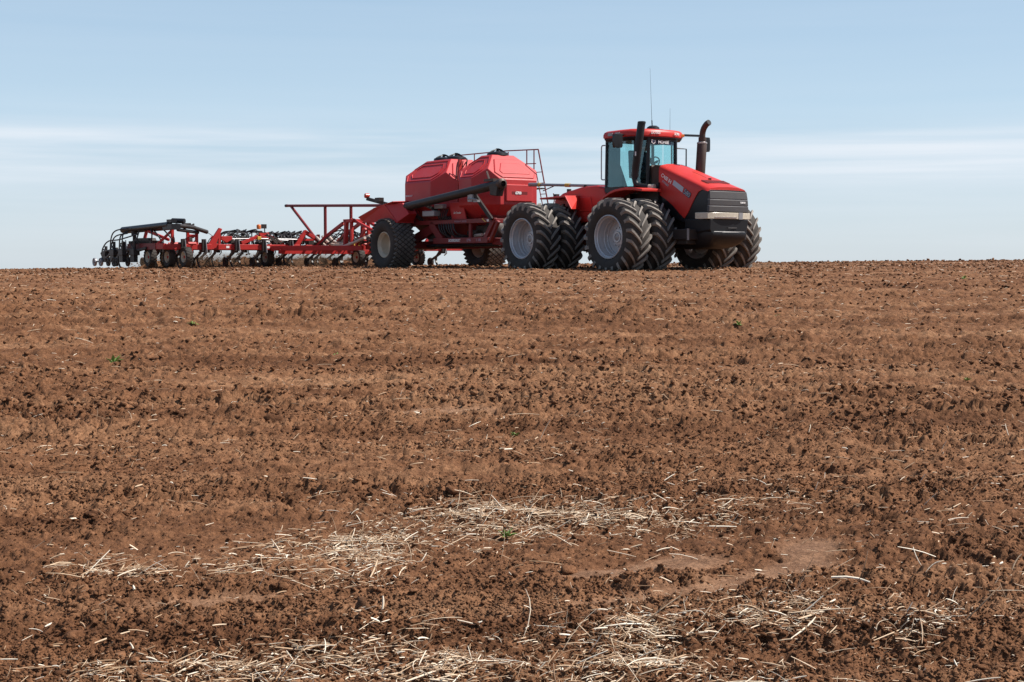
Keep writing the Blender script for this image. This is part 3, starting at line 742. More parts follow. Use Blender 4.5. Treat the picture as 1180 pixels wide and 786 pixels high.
mb.loft([[(1.2, -.70, z), (2.14 - .06 * (1.28 - z), -.66 + .22 * (1.28 - z) * (z < 1.0), z), (2.14 - .06 * (1.28 - z), .70 - .1 * (1.28 - z), z), (1.2, .70, z)] for z in (.88, 1.0, 1.15, 1.275)])
mb.build('nose', 'black', T, bevel=.02)
mb = MB(); P = []
for z, x, w in ((.50, 1.55, .40), (.55, 1.85, .50), (.64, 2.05, .575), (.76, 2.17, .62), (.88, 2.21, .64), (.935, 2.20, .64), (.95, 2.15, .62)):
    P.append([(.9, -w, z), (x - .18, -w, z), (x - .04, -w * .93, z), (x, -w * .7, z), (x + .015, 0, z), (x, w * .7, z), (x - .04, w * .93, z), (x - .18, w, z), (.9, w, z)])
mb.loft(P); mb.build('bumper', 'black', T, smooth=45)
mb = MB(); mb.loft([[(2.155 - .05 * abs(y) * 2, y, 1.035), (2.17 - .05 * abs(y) * 2, y, 1.035), (2.17 - .05 * abs(y) * 2, y, 1.06), (2.155 - .05 * abs(y) * 2, y, 1.06)] for y in (-.05, .1, .28)])
mb.loft([[(2.215 - .05 * y * y, y * .55, .925), (2.225 - .05 * y * y, y * .55, .925), (2.205 - .05 * y * y, y * .55, .955), (2.185 - .05 * y * y, y * .55, .955)] for y in np.linspace(-1, 1, 7)])
mb.build('bumper_highlight', 'grille', T)  # lighter grey strips stand for the highlight along the bumper's top edge
mb = MB(); mb.box(1.05, 1.62, -.98, -.52, .74, 1.02); mb.box(1.10, 1.5, -.9, -.5, .62, .74); b1 = mb.build('battery_box', 'blacks', T, bevel=.02)
mb = MB(); mb.box(1.61, 1.63, -.99, -.93, .73, 1.03); mb.build('box_edge', 'grey', b1)
mb = MB(); mb.box(1.35, 1.75, .66, 1.02, .74, 1.02); mb.build('battery_box', 'blacks', T, bevel=.02)

# cab
CP = [(-1.87, -.86), (-1.12, -.89), (-.52, -.50), (-.47, 0), (-.52, .50), (-1.12, .89), (-1.87, .86)]
def cab_pt(i, z):
    x, y = CP[i]; k = 1 - .02 * (z - 2.2)
    return (x, y * k, z)
mb = MB()
for i in (0, 2, 4, 6):
    mb.tube([cab_pt(i, 2.12), cab_pt(i, 3.56)], .045 if i in (0, 6) else .022 if i in (1, 5) else .055, 6)
for i in range(7):
    j = (i + 1) % 7
    mb.bar(cab_pt(i, 2.16), cab_pt(j, 2.16), .08, .14); mb.bar(cab_pt(i, 3.53), cab_pt(j, 3.53), .08, .10)
mb.build('cab_frame', 'black', T, smooth=40)
mb = MB(); mb.prism([(x * 1.0, y * .97) for x, y in CP], 'z', 2.02, 2.10)
mb.prism([(-1.85, 1.4), (-1.85, 2.05), (-.4, 2.05), (.05, 2.3), (.05, 1.5), (-.9, 1.35)], 'y', -.62, .62)
mb.build('cab_floor', 'black', T)
for i in range(7):
    j = (i + 1) % 7; a = Vector(cab_pt(i, 0)); b_ = Vector(cab_pt(j, 0)); d = (b_ - a).normalized(); n_ = Vector((d.y, -d.x, 0)) * .006
    q = []
    for z in (2.22, 3.50):
        p = Vector(cab_pt(i, z)) + d * (.004 if i in (1, 5) else .04); r = Vector(cab_pt(j, z)) - d * (.004 if j in (1, 5) else .04); q += [p - n_, r - n_, r + n_, p + n_]
    MB().hexa(q).build('windscreen' if i in (2, 3) else 'cab_window', 'glass', T)
mb = MB(); mb.bar((-.85, -.715, 2.2), (-.85, -.70, 3.5), .03); mb.build('door_frame', 'black', T); mb = MB(); mb.bar((-1.0, .80, 2.2), (-1.0, .78, 3.5), .03); mb.build('door_frame', 'black', T)
# roof: rounded cap
def roof_ring(k, z):
    base = [(-1.97, -.80), (-1.90, -.95), (-1.2, -.99), (-.75, -.95), (-.56, -.80), (-.42, -.45), (-.38, 0), (-.42, .45), (-.56, .80), (-.75, .95), (-1.2, .99), (-1.90, .95), (-1.97, .80)]
    cx_ = -1.17
    return [(cx_ + (x - cx_) * k, y * k, z) for x, y in base]
mb = MB(); mb.loft([roof_ring(.95, 3.56), roof_ring(1.0, 3.60), roof_ring(1.0, 3.68), roof_ring(.97, 3.745), roof_ring(.90, 3.785), roof_ring(.6, 3.81), roof_ring(.2, 3.82)])
rf = mb.build('roof', 'red', T, smooth=40)
mb = MB(); mb.loft([roof_ring(.93, 3.50), roof_ring(.975, 3.555), roof_ring(.97, 3.575)]); mb.build('roof_lining', 'black', rf, smooth=40)
mb = MB(); mb.lathe([(.0, .13), (.10, .125), (.17, .08), (.19, .0)], (-.95, .05, 3.80), 20, 'z'); mb.box(-1.3, -.8, -.25, .3, 3.79, 3.83); mb.build('roof_hatch', 'black', rf, smooth=40)
for (x, y) in ((-.62, -.74), (-.62, .74)):
    mb = MB(); mb.box(x - .03, x + .1, y - .09, y + .09, 3.62, 3.70); mb.build('work_light', 'amber', rf, bevel=.01)
for x in (-1.55, -1.25): MB().box(x - .1, x + .1, -1.0, -.97, 3.63, 3.71).build('work_light', 'grey', rf, bevel=.01)
mb = MB(); mb.tube([(-.75, -.15, 3.78), (-.77, -.15, 4.05)], .016, 6); mb.tube([(-.77, -.15, 4.0), (-.80, -.2, 5.48)], [.006, .0022], 5); mb.build('antenna', 'black', rf)
mb = MB(); mb.tube([(-.62, .38, 3.74), (-.62, .38, 4.40)], [.005, .0025], 5); mb.build('antenna', 'black', rf)
# windscreen banner
mb = MB(); mb.loft([[(xx + .012, y, 3.37), (xx + .012, y, 3.51), (xx + .004, y, 3.51), (xx + .004, y, 3.37)] for xx, y in ((-.53, -.49), (-.47, 0), (-.53, .49))]); mb.build('sun_visor', 'navy', T)
lettering('HONSE', .12, 'white', T, (-.440, -.20, 3.375), (-.03, 1, 0), (0, 0, 1), bold=.002)
mb = MB(); mb.prism([(-.42, 3.50), (-.27, 3.50), (-.27, 3.42), (-.345, 3.375), (-.42, 3.42)], 'x', -.475, -.468); o = mb.build('emblem', 'white', T)
mb = MB(); mb.prism([(-.385, 3.47), (-.305, 3.47), (-.305, 3.43), (-.345, 3.40), (-.385, 3.43)], 'x', -.467, -.462); mb.build('emblem_field', 'navy', o)
lettering('SX7000', .095, 'white', T, (-.415, -.48, 3.63), (.06, .45, 0), (0, 0, 1), bold=.002)
lettering('SC900', .095, 'white', T, (-.375, .33, 3.63), (-.13, .42, 0), (0, 0, 1), bold=.002)
# cab inside
mb = MB(); mb.box(-1.50, -1.0, -.27, .27, 2.45, 2.60); mb.hexa([(-1.62, -.26, 2.5), (-1.48, -.26, 2.5), (-1.48, .26, 2.5), (-1.62, .26, 2.5), (-1.74, -.2, 3.28), (-1.62, -.2, 3.28), (-1.62, .2, 3.28), (-1.74, .2, 3.28)])
mb.box(-1.4, -1.1, -.2, .2, 2.1, 2.45); mb.box(-1.45, -.95, -.42, -.32, 2.72, 2.79); mb.build('seat', 'seat', T, bevel=.03)
mb = MB(); mb.hexa([(-.62, -.38, 2.1), (-.1, -.45, 2.1), (-.1, .45, 2.1), (-.62, .38, 2.1), (-.72, -.35, 2.78), (-.45, -.45, 2.80), (-.45, .45, 2.80), (-.72, .35, 2.78)]); mb.build('dashboard', 'dash', T, bevel=.03)
mb = MB(); mb.prism([(-.46, 2.2), (.04, 2.2), (.04, 2.76), (-.30, 2.80), (-.46, 2.74)], 'y', -.44, .44); mb.build('cowl', 'dash', T, bevel=.03)
mb = MB(); mb.tube([Vector((-.86 + .05 * math.cos(a) * 1.6, .20 * math.sin(a), 2.90 + .17 * math.cos(a) * .9)) for a in np.linspace(0, 2 * math.pi, 25)], .018, 6, False)
mb.tube([(-.86, 0, 2.90), (-.66, 0, 2.6)], .03, 8); mb.bar((-.87, -.19, 2.9), (-.87, .19, 2.9), .03, .02); mb.build('steering_wheel', 'black', T, smooth=50)
mb = MB(); mb.box(-.85, -.80, -.72, -.46, 2.75, 3.0); mb.tube([(-.82, -.6, 2.75), (-.9, -.5, 2.4)], .02, 6); mb.build('monitor', 'black', T)
mb = MB(); mb.box(-1.84, -1.82, -.83, -.40, 2.20, 3.50); mb.hexa([(-1.84, -.40, 2.2), (-1.82, -.40, 2.2), (-1.82, -.1, 2.2), (-1.84, -.1, 2.2), (-1.84, -.40, 2.85), (-1.82, -.40, 2.85), (-1.82, -.38, 2.85), (-1.84, -.38, 2.85)]); mb.build('rear_dark_sheet', 'tealsheet', T)  # dark teal sheet put in so the right of the rear glass looks dark
# stacks
mb = MB(); mb.tube(curve([(-.10, -.78, 2.17), (-.28, -.86, 2.20), (-.46, -.95, 2.26), (-.52, -.97, 2.42), (-.50, -.97, 2.62)], 5), .075, 14)
mb.tube([(-.51, -.97, 2.45), (-.48, -.97, 2.72), (-.475, -.97, 2.76), (-.25, -.97, 3.88), (-.24, -.97, 3.92)], [.095, .10, .105, .108, .095], 20)
i_ = mb.build('air_intake_stack', 'black', T, smooth=40)
mb = MB(); mb.lathe([(.0, -.01), (.112, -.01), (.112, .035), (.09, .05), (0, .05)], (-.24, -.97, 3.89), 20, 'z'); mb.build('stack_cap', 'black', i_, smooth=40)
mb = MB(); mb.box(-.375, -.345, -1.088, -1.07, 3.02, 3.13); mb.build('sticker', 'white', i_)
mb = MB(); mb.tube([(-.12, -.80, 2.17), (.04, -.74, 2.17)], .085, 14); mb.build('intake_elbow', 'cream', i_, smooth=40)
mb = MB(); mb.tube([(.16, .76, 2.2), (.20, .76, 2.55), (.27, .76, 3.40), (.272, .76, 3.43)], [.13, .135, .135, .11], 22)
ex = mb.build('exhaust_muffler', 'rust', T, smooth=40)
mb = MB(); mb.tube([(.275, .76, 3.42), (.28, .76, 3.56)], .105, 18); mb.tube(curve([(.28, .76, 3.54), (.29, .76, 3.68), (.34, .76, 3.80), (.44, .76, 3.90), (.54, .76, 3.945)], 5), .082, 16); mb.build('exhaust_pipe', 'rust', ex, smooth=40)
mb = MB(); mb.tube([(.52, .76, 3.938), (.548, .76, 3.9485)], .072, 16); mb.build('pipe_mouth', 'black', ex)
mb = MB(); mb.lathe([(.14, 0), (.142, .03), (.115, .05)], (.268, .76, 3.385), 22, 'z'); mb.build('heat_collar', 'chrome', ex, smooth=40)
# mirrors, rails
mb = MB(); mb.tube(curve([(-1.0, -.94, 3.62), (-.95, -1.15, 3.64), (-.86, -1.28, 3.60)], 4), .022, 8); mr = mb.build('mirror_arm', 'black', T)
mb = MB(); mb.loft([[(-.84 + dx, -1.30 + dy * k, z) for dx, dy in ((-.07, -.14), (.03, -.15), (.06, 0), (.03, .15), (-.07, .14))] for z, k in ((3.26, .75), (3.30, .95), (3.45, 1), (3.58, .95), (3.62, .8))]); mb.build('mirror', 'black', mr, smooth=50)
mb = MB(); mb.bar((-.60, .88, 3.68), (-.62, 1.62, 3.70), .045, .06); ml = mb.build('mirror_arm', 'black', T)
mb = MB(); mb.loft([[(-.62 + dx, 1.72 + dy * k, z) for dx, dy in ((-.05, -.13), (.05, -.13), (.07, 0), (.05, .13), (-.05, .13))] for z, k in ((3.26, .8), (3.32, 1), (3.58, 1), (3.66, .85))]); mb.build('mirror', 'black', ml, smooth=50)
mb = MB(); mb.tube(curve([(-1.88, -.90, 3.40), (-1.96, -.95, 3.38), (-1.98, -.95, 3.2), (-1.98, -.95, 2.6), (-1.96, -.95, 2.46), (-1.88, -.88, 2.45)], 5), .018, 7); mb.build('grab_rail', 'silver', T, smooth=60)
mb = MB(); mb.tube([(-.5, .52, 3.30), (-.48, .86, 3.29), (-.48, .86, 2.62)], .02, 7); mb.build('grab_rail', 'black', T, smooth=60)
mb = MB(); mb.tube([(-6.68, .0, 2.54), (-6.2, 0, 2.52)], .062, 10); mb.tube([(-6.2, 0, 2.52), (-2.1, 0, 2.30)], .045, 10); mb.bar((-2.3, 0, 2.3), (-2.2, 0, 2.05), .08); ps_ = mb.build('hose_boom', 'grey', T, smooth=60)
for x in (-6.32, -4.85):
    mb = MB(); mb.tube([(x, 0, 2.52 - (x + 6.2) * .0537), (x + .22, 0, 2.52 - (x + 6.42) * .0537)], .058, 10); mb.build('yellow_wrap', 'yellow', ps_, smooth=60)
# hood lettering, stripe
def hy(x, z): return -(hw(x) + .020)
xd = (.46, -.03, -.255)
lettering('CASE IH', .135, 'white', T, (.085, hy(.05, 0) - .004, 2.45), xd, (.18, 0, .9), bold=.003, shear=.1)
lettering('STEIGER', .085, 'silverdecal', T, (.14, hy(.1, 0) - .004, 2.30), xd, (.18, 0, .9), shear=.1)
mb = MB(); mb.hexa([(.60, hy(.6, 0), 2.22), (1.02, hy(1.02, 0), 1.99), (1.02, hy(1.02, 0) - .004, 1.99), (.60, hy(.6, 0) - .004, 2.22), (.66, hy(.6, 0), 2.34), (1.08, hy(1.05, 0), 2.12), (1.08, hy(1.05, 0) - .004, 2.12), (.66, hy(.6, 0) - .004, 2.34)]); mb.build('hood_stripe', 'silverdecal', T)
lettering('580', .20, 'navy', T, (1.04, hy(1.1, 0) - .004, 1.94), xd, (.18, 0, .9), bold=.012, shear=.1)
lettering('580', .19, 'silverdecal', T, (1.05, hy(1.1, 0) - .010, 1.945), xd, (.18, 0, .9), shear=.1, bold=-.002)
lettering('CASE IH', .055, 'white', T, (2.178, .36, 1.68), (-.05, 1, 0), (0, 0, 1), bold=.003)

# ---- the driver -----------------------------------------------------
def skin_body(name, joints, edges, mat, parent_loc, root):
    me = bpy.data.meshes.new(name); me.from_pydata([j[:3] for j in joints], edges, []); me.update()
    o = bpy.data.objects.new(name, me); COL.objects.link(o)
    sk = o.modifiers.new('skin', 'SKIN'); sk.use_smooth_shade = True
    lay = me.skin_vertices[0].data if me.skin_vertices else None
    if lay is None:
        bm = bmesh.new(); bm.from_mesh(me); bm.verts.layers.skin.verify(); bm.to_mesh(me); bm.free(); lay = me.skin_vertices[0].data
    for i, j in enumerate(joints): lay[i].radius = (j[3], j[4] if len(j) > 4 else j[3]); lay[i].use_root = (i == root)
    sb = o.modifiers.new('sub', 'SUBSURF'); sb.levels = 1; sb.render_levels = 1
    me.materials.append(M[mat]); return o
J = [(-1.28, 0, 2.70, .15, .16), (-1.33, 0, 2.92, .15, .13), (-1.34, 0, 3.10, .17, .12), (-1.32, 0, 3.22, .07, .07), (-1.28, 0, 3.31, .085, .075), (-1.27, 0, 3.41, .085, .08),
     (-1.34, -.19, 3.13, .062), (-1.22, -.25, 2.90, .047), (-.98, -.17, 2.92, .036), (-.90, -.16, 2.945, .034),
     (-1.34, .19, 3.13, .062), (-1.22, .25, 2.90, .047), (-.98, .17, 2.92, .036), (-.90, .16, 2.945, .034),
     (-1.05, -.12, 2.66, .085), (-.82, -.14, 2.64, .065), (-.76, -.14, 2.25, .05), (-.64, -.14, 2.16, .045),
     (-1.05, .12, 2.66, .085), (-.82, .14, 2.64, .065), (-.76, .14, 2.25, .05), (-.64, .14, 2.16, .045)]
E_ = [(0, 1), (1, 2), (2, 3), (3, 4), (4, 5), (2, 6), (6, 7), (7, 8), (8, 9), (2, 10), (10, 11), (11, 12), (12, 13), (0, 14), (14, 15), (15, 16), (16, 17), (0, 18), (18, 19), (19, 20), (20, 21)]
for s, base in ((-1, 9), (1, 13)):
    for k in range(4):
        i0 = len(J); yy = s * .16 + (k - 1.5) * .018
        J += [(-.865, yy, 2.965, .009), (-.838, yy, 2.955, .008), (-.835, yy, 2.93, .007)]; E_ += [(base, i0), (i0, i0 + 1), (i0 + 1, i0 + 2)]
    i0 = len(J); J += [(-.885, s * .115, 2.955, .010), (-.865, s * .10, 2.94, .008)]; E_ += [(base, i0), (i0, i0 + 1)]
dr = skin_body('person', J, E_, 'shirt', None, 0)
dr.location = at(0); dr.rotation_euler = (0, 0, RZ)
dr['label'] = 'driver in dark clothes sitting at the wheel inside the tractor cab'; dr['category'] = 'person'
mb = MB(); mb.lathe([(.0, .13), (.06, .12), (.095, .07), (.105, 0), (.10, -.05)], (-1.275, 0, 3.40), 16, 'z'); mb.hexa([(-1.2, -.07, 3.40), (-1.08, -.06, 3.395), (-1.08, .06, 3.395), (-1.2, .07, 3.40), (-1.2, -.07, 3.42), (-1.08, -.06, 3.41), (-1.08, .06, 3.41), (-1.2, .07, 3.42)])
mb.build('hair', 'hair', dr, smooth=60)
mb = MB(); mb.lathe([(.0, .11), (.05, .09), (.075, .03), (.075, -.03), (.05, -.09), (0, -.11)], (-1.235, 0, 3.345), 14, 'z')
mb.hexa([(-1.17, -.014, 3.32), (-1.14, -.012, 3.315), (-1.14, .012, 3.315), (-1.17, .014, 3.32), (-1.175, -.006, 3.37), (-1.165, -.005, 3.37), (-1.165, .005, 3.37), (-1.175, .006, 3.37)])
for s in (-1, 1): mb.lathe([(0, -.012), (.02, -.01), (.028, 0), (.02, .01), (0, .012)], (-1.265, s * .083, 3.345), 8)
fc = mb.build('face', 'skin', dr, smooth=60)
for s in (-1, 1): MB().tube([(-1.172, s * .03, 3.365), (-1.162, s * .03, 3.365)], .011, 8).build('eye', 'hair', fc)
MB().box(-1.172, -1.163, -.022, .022, 3.283, 3.289).build('mouth', 'hair', fc)

# ======================================================= SEED CART
CO = (-11.8, 0, 0)
Cc = empty('seed_cart', at(-11.8), RZ, 'red two tank seed cart with a grey loading auger, hitched behind the tractor', 'seed cart')
def cb(mb, name, mat, parent=None, **k): return mb.build(name, mat, parent or Cc, CO, **k)
def turf_tyre(Rr, w, n, rows_, name, mats=('rubber', 'lug')):
    h = w / 2; Rc = Rr - .022
    a = MB(); a.lathe([(Rr * .47, -h * .72), (Rr * .52, -h * .90), (Rr * .66, -h * 1.04), (Rr * .82, -h * 1.03), (Rc * .93, -h * .94), (Rc * .978, -h * .80), (Rc, -h * .45), (Rc * 1.004, 0), (Rc, h * .45), (Rc * .978, h * .80), (Rc * .93, h * .94), (Rr * .82, h * 1.03), (Rr * .66, h * 1.04), (Rr * .52, h * .90), (Rr * .47, h * .72)], (0, 0, 0), 72)
    g = MB()
    for j in range(rows_):
        y = (-1 + 2 * (j + .5) / rows_) * h * 1.0; dy = h / rows_ * .92
        rt = Rr - .028 * abs(y / h)**3 * 1.0
        for k in range(n):
            an = 2 * math.pi * (k + .5 * (j % 2)) / n; da = math.pi / n * .90
            rb = rt - .04
            def P(r, yy, aa): return (r * math.cos(aa), yy, r * math.sin(aa))
            q = [(0, -1), (1, 0), (0, 1), (-1, 0)]
            lo_ = [P(rb, y + b * dy * 1.75, an + a_ * da) for a_, b in q]; hi = [P(rt, y + b * dy * 1.5, an + a_ * da * .84) for a_, b in q]
            g.add(lo_ + hi, [(4, 5, 6, 7), (0, 1, 5, 4), (1, 2, 6, 5), (2, 3, 7, 6), (3, 0, 4, 7)])
    return two_mat_tyre(a, g, name, 'stud')
ME['turf'] = turf_tyre(.877, .78, 34, 7, 'tyre')
mb = MB()
mb.lathe([(.430, -.285), (.428, -.315), (.405, -.325), (.388, -.30), (.378, -.24), (.355, -.22), (.35, -.10), (.335, .0), (.31, .04), (.20, .04), (.185, .02), (.12, .01), (.11, -.06), (0, -.06)], (0, 0, 0), 48)
mb.lathe([(.430, -.285), (.43, .285), (.405, .325), (.38, .24), (.36, .1), (.335, .02)], (0, 0, 0), 48)
for k in range(8):
    a = k * math.pi / 4; mb.lathe([(.0, -.01), (.016, -.01), (.016, .03)], (.155 * math.cos(a), 0, .155 * math.sin(a)), 8)
ME['crim'] = mesh_of(mb, 'rim', 'cream', 40)
for s in (-1, 1):
    w = bpy.data.objects.new('wheel', ME['hub']); COL.objects.link(w); w.parent = Cc; w.location = (0, s * 1.87, .72); w.rotation_euler = (0, 0, 0 if s < 0 else math.pi); w.scale = (.8, .8, .8)
    t = bpy.data.objects.new('tyre', ME['turf']); COL.objects.link(t); t.parent = w; t.scale = (1.25,) * 3
    r = bpy.data.objects.new('rim', ME['crim']); COL.objects.link(r); r.parent = w; r.scale = (1.25,) * 3

def tank(name, x0, x1):
    bm = bmesh.new()
    bmesh.ops.create_cube(bm, size=1, matrix=Matrix.Translation(((x0 + x1) / 2, 0, 2.5)) @ Matrix.Diagonal((x1 - x0, 2.5, 2.2, 1)))
    bmesh.ops.translate(bm, verts=bm.verts, vec=(0, 0, -.07))     # z 1.33 .. 3.53
    cuts = []
    for s in (-1, 1):
        cuts.append((Vector((0, s * 1.25, 2.76)), Vector((0, s * .79, .85))))
        cuts.append((Vector((0, s * 1.25, 1.93)), Vector((0, s * .60, -.62))))
        xe = x1 if s > 0 else x0
        cuts.append((Vector((xe, 0, 2.72)), Vector((s * .81, 0, .85))))
        cuts.append((Vector((xe, 0, 1.93)), Vector((s * .60, 0, -.70))))
        for q in (-1, 1): cuts.append((Vector((xe - s * .8, q * 1.25, 2.5)), Vector((s * .55, q * .8, 0))))
        for q in (-1, 1): cuts.append((Vector((xe - s * .4, q * .975, 1.93)), Vector((s * .55, q * .8, -.85))))
    for p, n in cuts:
        g = bmesh.ops.bisect_plane(bm, geom=bm.verts[:] + bm.edges[:] + bm.faces[:], dist=1e-5, plane_co=p, plane_no=n.normalized(), clear_outer=True)
        ed = [e for e in g['geom_cut'] if isinstance(e, bmesh.types.BMEdge)]
        if ed: bmesh.ops.edgenet_fill(bm, edges=ed)
        bmesh.ops.remove_doubles(bm, verts=bm.verts, dist=1e-4)
    bmesh.ops.recalc_face_normals(bm, faces=bm.faces)
    # raised panels on the sloped and the end faces
    sx = (x0 + x1) / 2; hl = (x1 - x0) / 2
    mb = MB()
    me = bpy.data.meshes.new(name); bm.to_mesh(me); bm.free()
    v = [tuple(q.co) for q in me.vertices]; f = [tuple(p.vertices) for p in me.polygons]; bpy.data.meshes.remove(me)
    mb.add(v, f)
    def panel(origin, ux, uy, poly, hgt):
        ux = Vector(ux).normalized(); uy = Vector(uy).normalized(); n = ux.cross(uy); o = Vector(origin)
        k = len(poly); cxp = sum(p[0] for p in poly) / k; cyp = sum(p[1] for p in poly) / k
        a = [o + ux * x + uy * y - n * .02 for x, y in poly]; b = [o + ux * (cxp + (x - cxp) * .96) + uy * (cyp + (y - cyp) * .96) + n * hgt for x, y in poly]
        mb.add(a + b, [tuple(range(k, 2 * k))] + [(i, (i + 1) % k, (i + 1) % k + k, i + k) for i in range(k)])
    fl = hl - .8; tp = hl - .85
    for s in (-1, 1):
        o = (sx, s * 1.25, 2.76); ux = (-s * -1, 0, 0) if s < 0 else (-1, 0, 0); uy = (0, -s * .85, .79)
        panel(o, ux, uy, [(-fl * .95, .08), (fl * .95, .08), (fl + .22, .36), (tp + .25, .72), (tp - .02, 1.02), (-tp + .02, 1.02), (-tp - .25, .72), (-fl - .22, .36)], .035)
        panel(o, ux, uy, [(-fl * .75, .24), (fl * .75, .24), (fl + .02, .42), (tp + .04, .68), (tp - .12, .86), (-tp + .12, .86), (-tp - .04, .68), (-fl - .02, .42)], .055)
    for s in (-1, 1):
        o = (sx + s * hl, 0, 2.72); ux = (0, s, 0); uy = (-s * .85, 0, .81)
        panel(o, ux, uy, [(-.62, .06), (.62, .06), (.80, .30), (.50, .95), (-.50, .95), (-.80, .30)], .035)
        panel(o, ux, uy, [(-.55, .22), (.55, .22), (.60, .34), (.36, .74), (-.36, .74), (-.60, .34)], .055)
        o = (sx + s * hl, 0, 2.30)
        panel(o, ux, (0, 0, 1), [(-.52, -.27), (.52, -.27), (.52, .27), (-.52, .27)], .05)
    o = cb(mb, name, 'cartred', bevel=.02)
    mbr = MB(); mbr.box(sx + hl + .0, sx + hl + .052, -.30, .30, 2.255, 2.345); cb(mbr, 'recess', 'maroon', o)
    return o
tk1 = tank('tank', -9.55, -7.25); tk2 = tank('tank', -12.80, -9.62)
tk1['label'] = 'front tank with one lid'; tk2['label'] = 'rear tank with two lids'
lettering('6700', .115, 'white', tk1, (-7.19, -.17, 2.24), (0, 1, 0), (0, 0, 1), off=CO, bold=.006)
lettering('BOURGAULT', .075, 'white', tk2, (-11.95, -1.262, 2.30), (1, 0, 0), (0, 0, 1), off=CO)
def lid(parent, x):
    mb = MB(); mb.lathe([(.0, .10), (.25, .09), (.33, .05), (.35, -.03), (.0, -.03)], (x, 0, 3.56), 28, 'z')
    mb.tube(arc((x - .30, -.05, 3.62), (x + .30, .05, 3.62), .12, 8), .022, 6); mb.tube(arc((x, -.30, 3.62), (x, .30, 3.62), .10, 8), .022, 6); mb.tube([(x, 0, 3.6), (x, 0, 3.76)], .05, 8)
    cb(mb, 'hatch_lid', 'black', parent, smooth=40)
for x in (-8.4,): lid(tk1, x)
for x in (-11.55, -10.80): lid(tk2, x)
# hoppers under the tanks
for x0, x1, pr in ((-9.3, -7.6, tk1), (-12.5, -10.0, tk2)):
    xm = (x0 + x1) / 2; mb = MB()
    for xa, xb in ((x0, xm), (xm, x1)):
        c = (xa + xb) / 2
        mb.hexa([(c - .22, -.35, .98), (c + .22, -.35, .98), (c + .22, .35, .98), (c - .22, .35, .98), (xa + .02, -.92, 1.62), (xb - .02, -.92, 1.62), (xb - .02, .92, 1.62), (xa + .02, .92, 1.62)])
        mb.box(c - .2, c + .2, -.3, .3, .72, .98)
    cb(mb, 'hopper', 'maroon', pr, bevel=.02)
for x0, x1 in ((-12.35, -11.25), (-9.35, -8.5)):
    mb = MB(); mb.hexa([(x0 + .05, -1.15, 1.50), (x1, -1.15, 1.50), (x1, -1.11, 1.50), (x0 + .05, -1.11, 1.50), (x0 - .05, -1.2, 2.05), (x1 - .1, -1.2, 2.05), (x1 - .1, -1.16, 2.05), (x0 - .05, -1.16, 2.05)])
    cb(mb, 'side_panel', 'cartred', bevel=.01)
lettering('Air Seeder', .10, 'white', Cc, (-9.15, -1.19, 1.66), (1, 0, 0), (0, 0, 1), off=CO, shear=.2)
# frame
mb = MB()
for s in (-1, 1):
    y = s * 1.22
    mb.box(-12.6, -6.75, y - .06, y + .06, 1.36, 1.50); mb.box(-10.2, -7.10, y - .07, y + .07, .74, .92)
    mb.bar((-7.35, y, .80), (-6.85, y, 1.40), .12, .16); mb.bar((-7.05, y, .80), (-6.60, y, 1.40), .10, .10)
    mb.bar((-9.75, y, .85), (-10.4, y, 1.40), .12, .26)
    for x in (-9.2, -8.2): mb.bar((x, y * .96, .85), (x, y * .96, 1.40), .08, .12)
    mb.bar((-10.3, s * .9, 1.40), (-11.8, s * 1.1, .85), .12, .30); mb.bar((-12.5, s * .95, 1.4), (-11.9, s * 1.1, .85), .12, .2)
mb.box(-12.0, -11.6, -1.45, 1.45, .60, .84); mb.box(-12.6, -12.5, -1.2, 1.2, 1.34, 1.48); mb.box(-6.85, -6.72, -1.25, 1.25, 1.34, 1.48)
mb.box(-7.3, -7.15, -1.2, 1.2, .74, .90); mb.box(-10.2, -10.0, -1.2, 1.2, .74, .90); mb.box(-12.3, -6.9, -.3, -.16, .60, .76); mb.box(-12.3, -6.9, .16, .3, .60, .76)
mb.bar((-7.2, 1.0, .80), (-5.45, .08, .60), .14, .2); mb.bar((-7.2, -1.0, .80), (-5.45, -.08, .60), .14, .2); mb.box(-5.55, -5.2, -.1, .1, .62, .70)
cb(mb, 'cart_frame', 'maroon', bevel=.012)
lettering('BOURGAULT', .115, 'white', Cc, (-9.28, -1.294, .775), (1, 0, 0), (0, 0, 1), off=CO, bold=.003)
lettering('6700', .115, 'lilac', Cc, (-8.24, -1.294, .775), (1, 0, 0), (0, 0, 1), off=CO, bold=.002)
lettering('1 100', .115, 'lilac', Cc, (-7.72, -1.294, .775), (1, 0, 0), (0, 0, 1), off=CO, bold=.002)
lettering('PNEUMATIC SEEDER', .075, 'lilac', Cc, (-8.95, -1.284, 1.39), (1, 0, 0), (0, 0, 1), off=CO)
mb = MB(); mb.hexa([(-7.42, -1.286, 1.49), (-7.24, -1.286, 1.38), (-7.24, -1.282, 1.38), (-7.42, -1.282, 1.49), (-7.36, -1.286, 1.495), (-7.18, -1.286, 1.385), (-7.18, -1.282, 1.385), (-7.36, -1.282, 1.495)]); cb(mb, 'warning_stripe', 'yellow')
MB().box(-7.14, -7.0, -1.287, -1.281, 1.39, 1.47) and None
mb = MB(); mb.box(-7.14, -7.03, -1.287, -1.2815, 1.395, 1.465); cb(mb, 'warning_sticker', 'white')
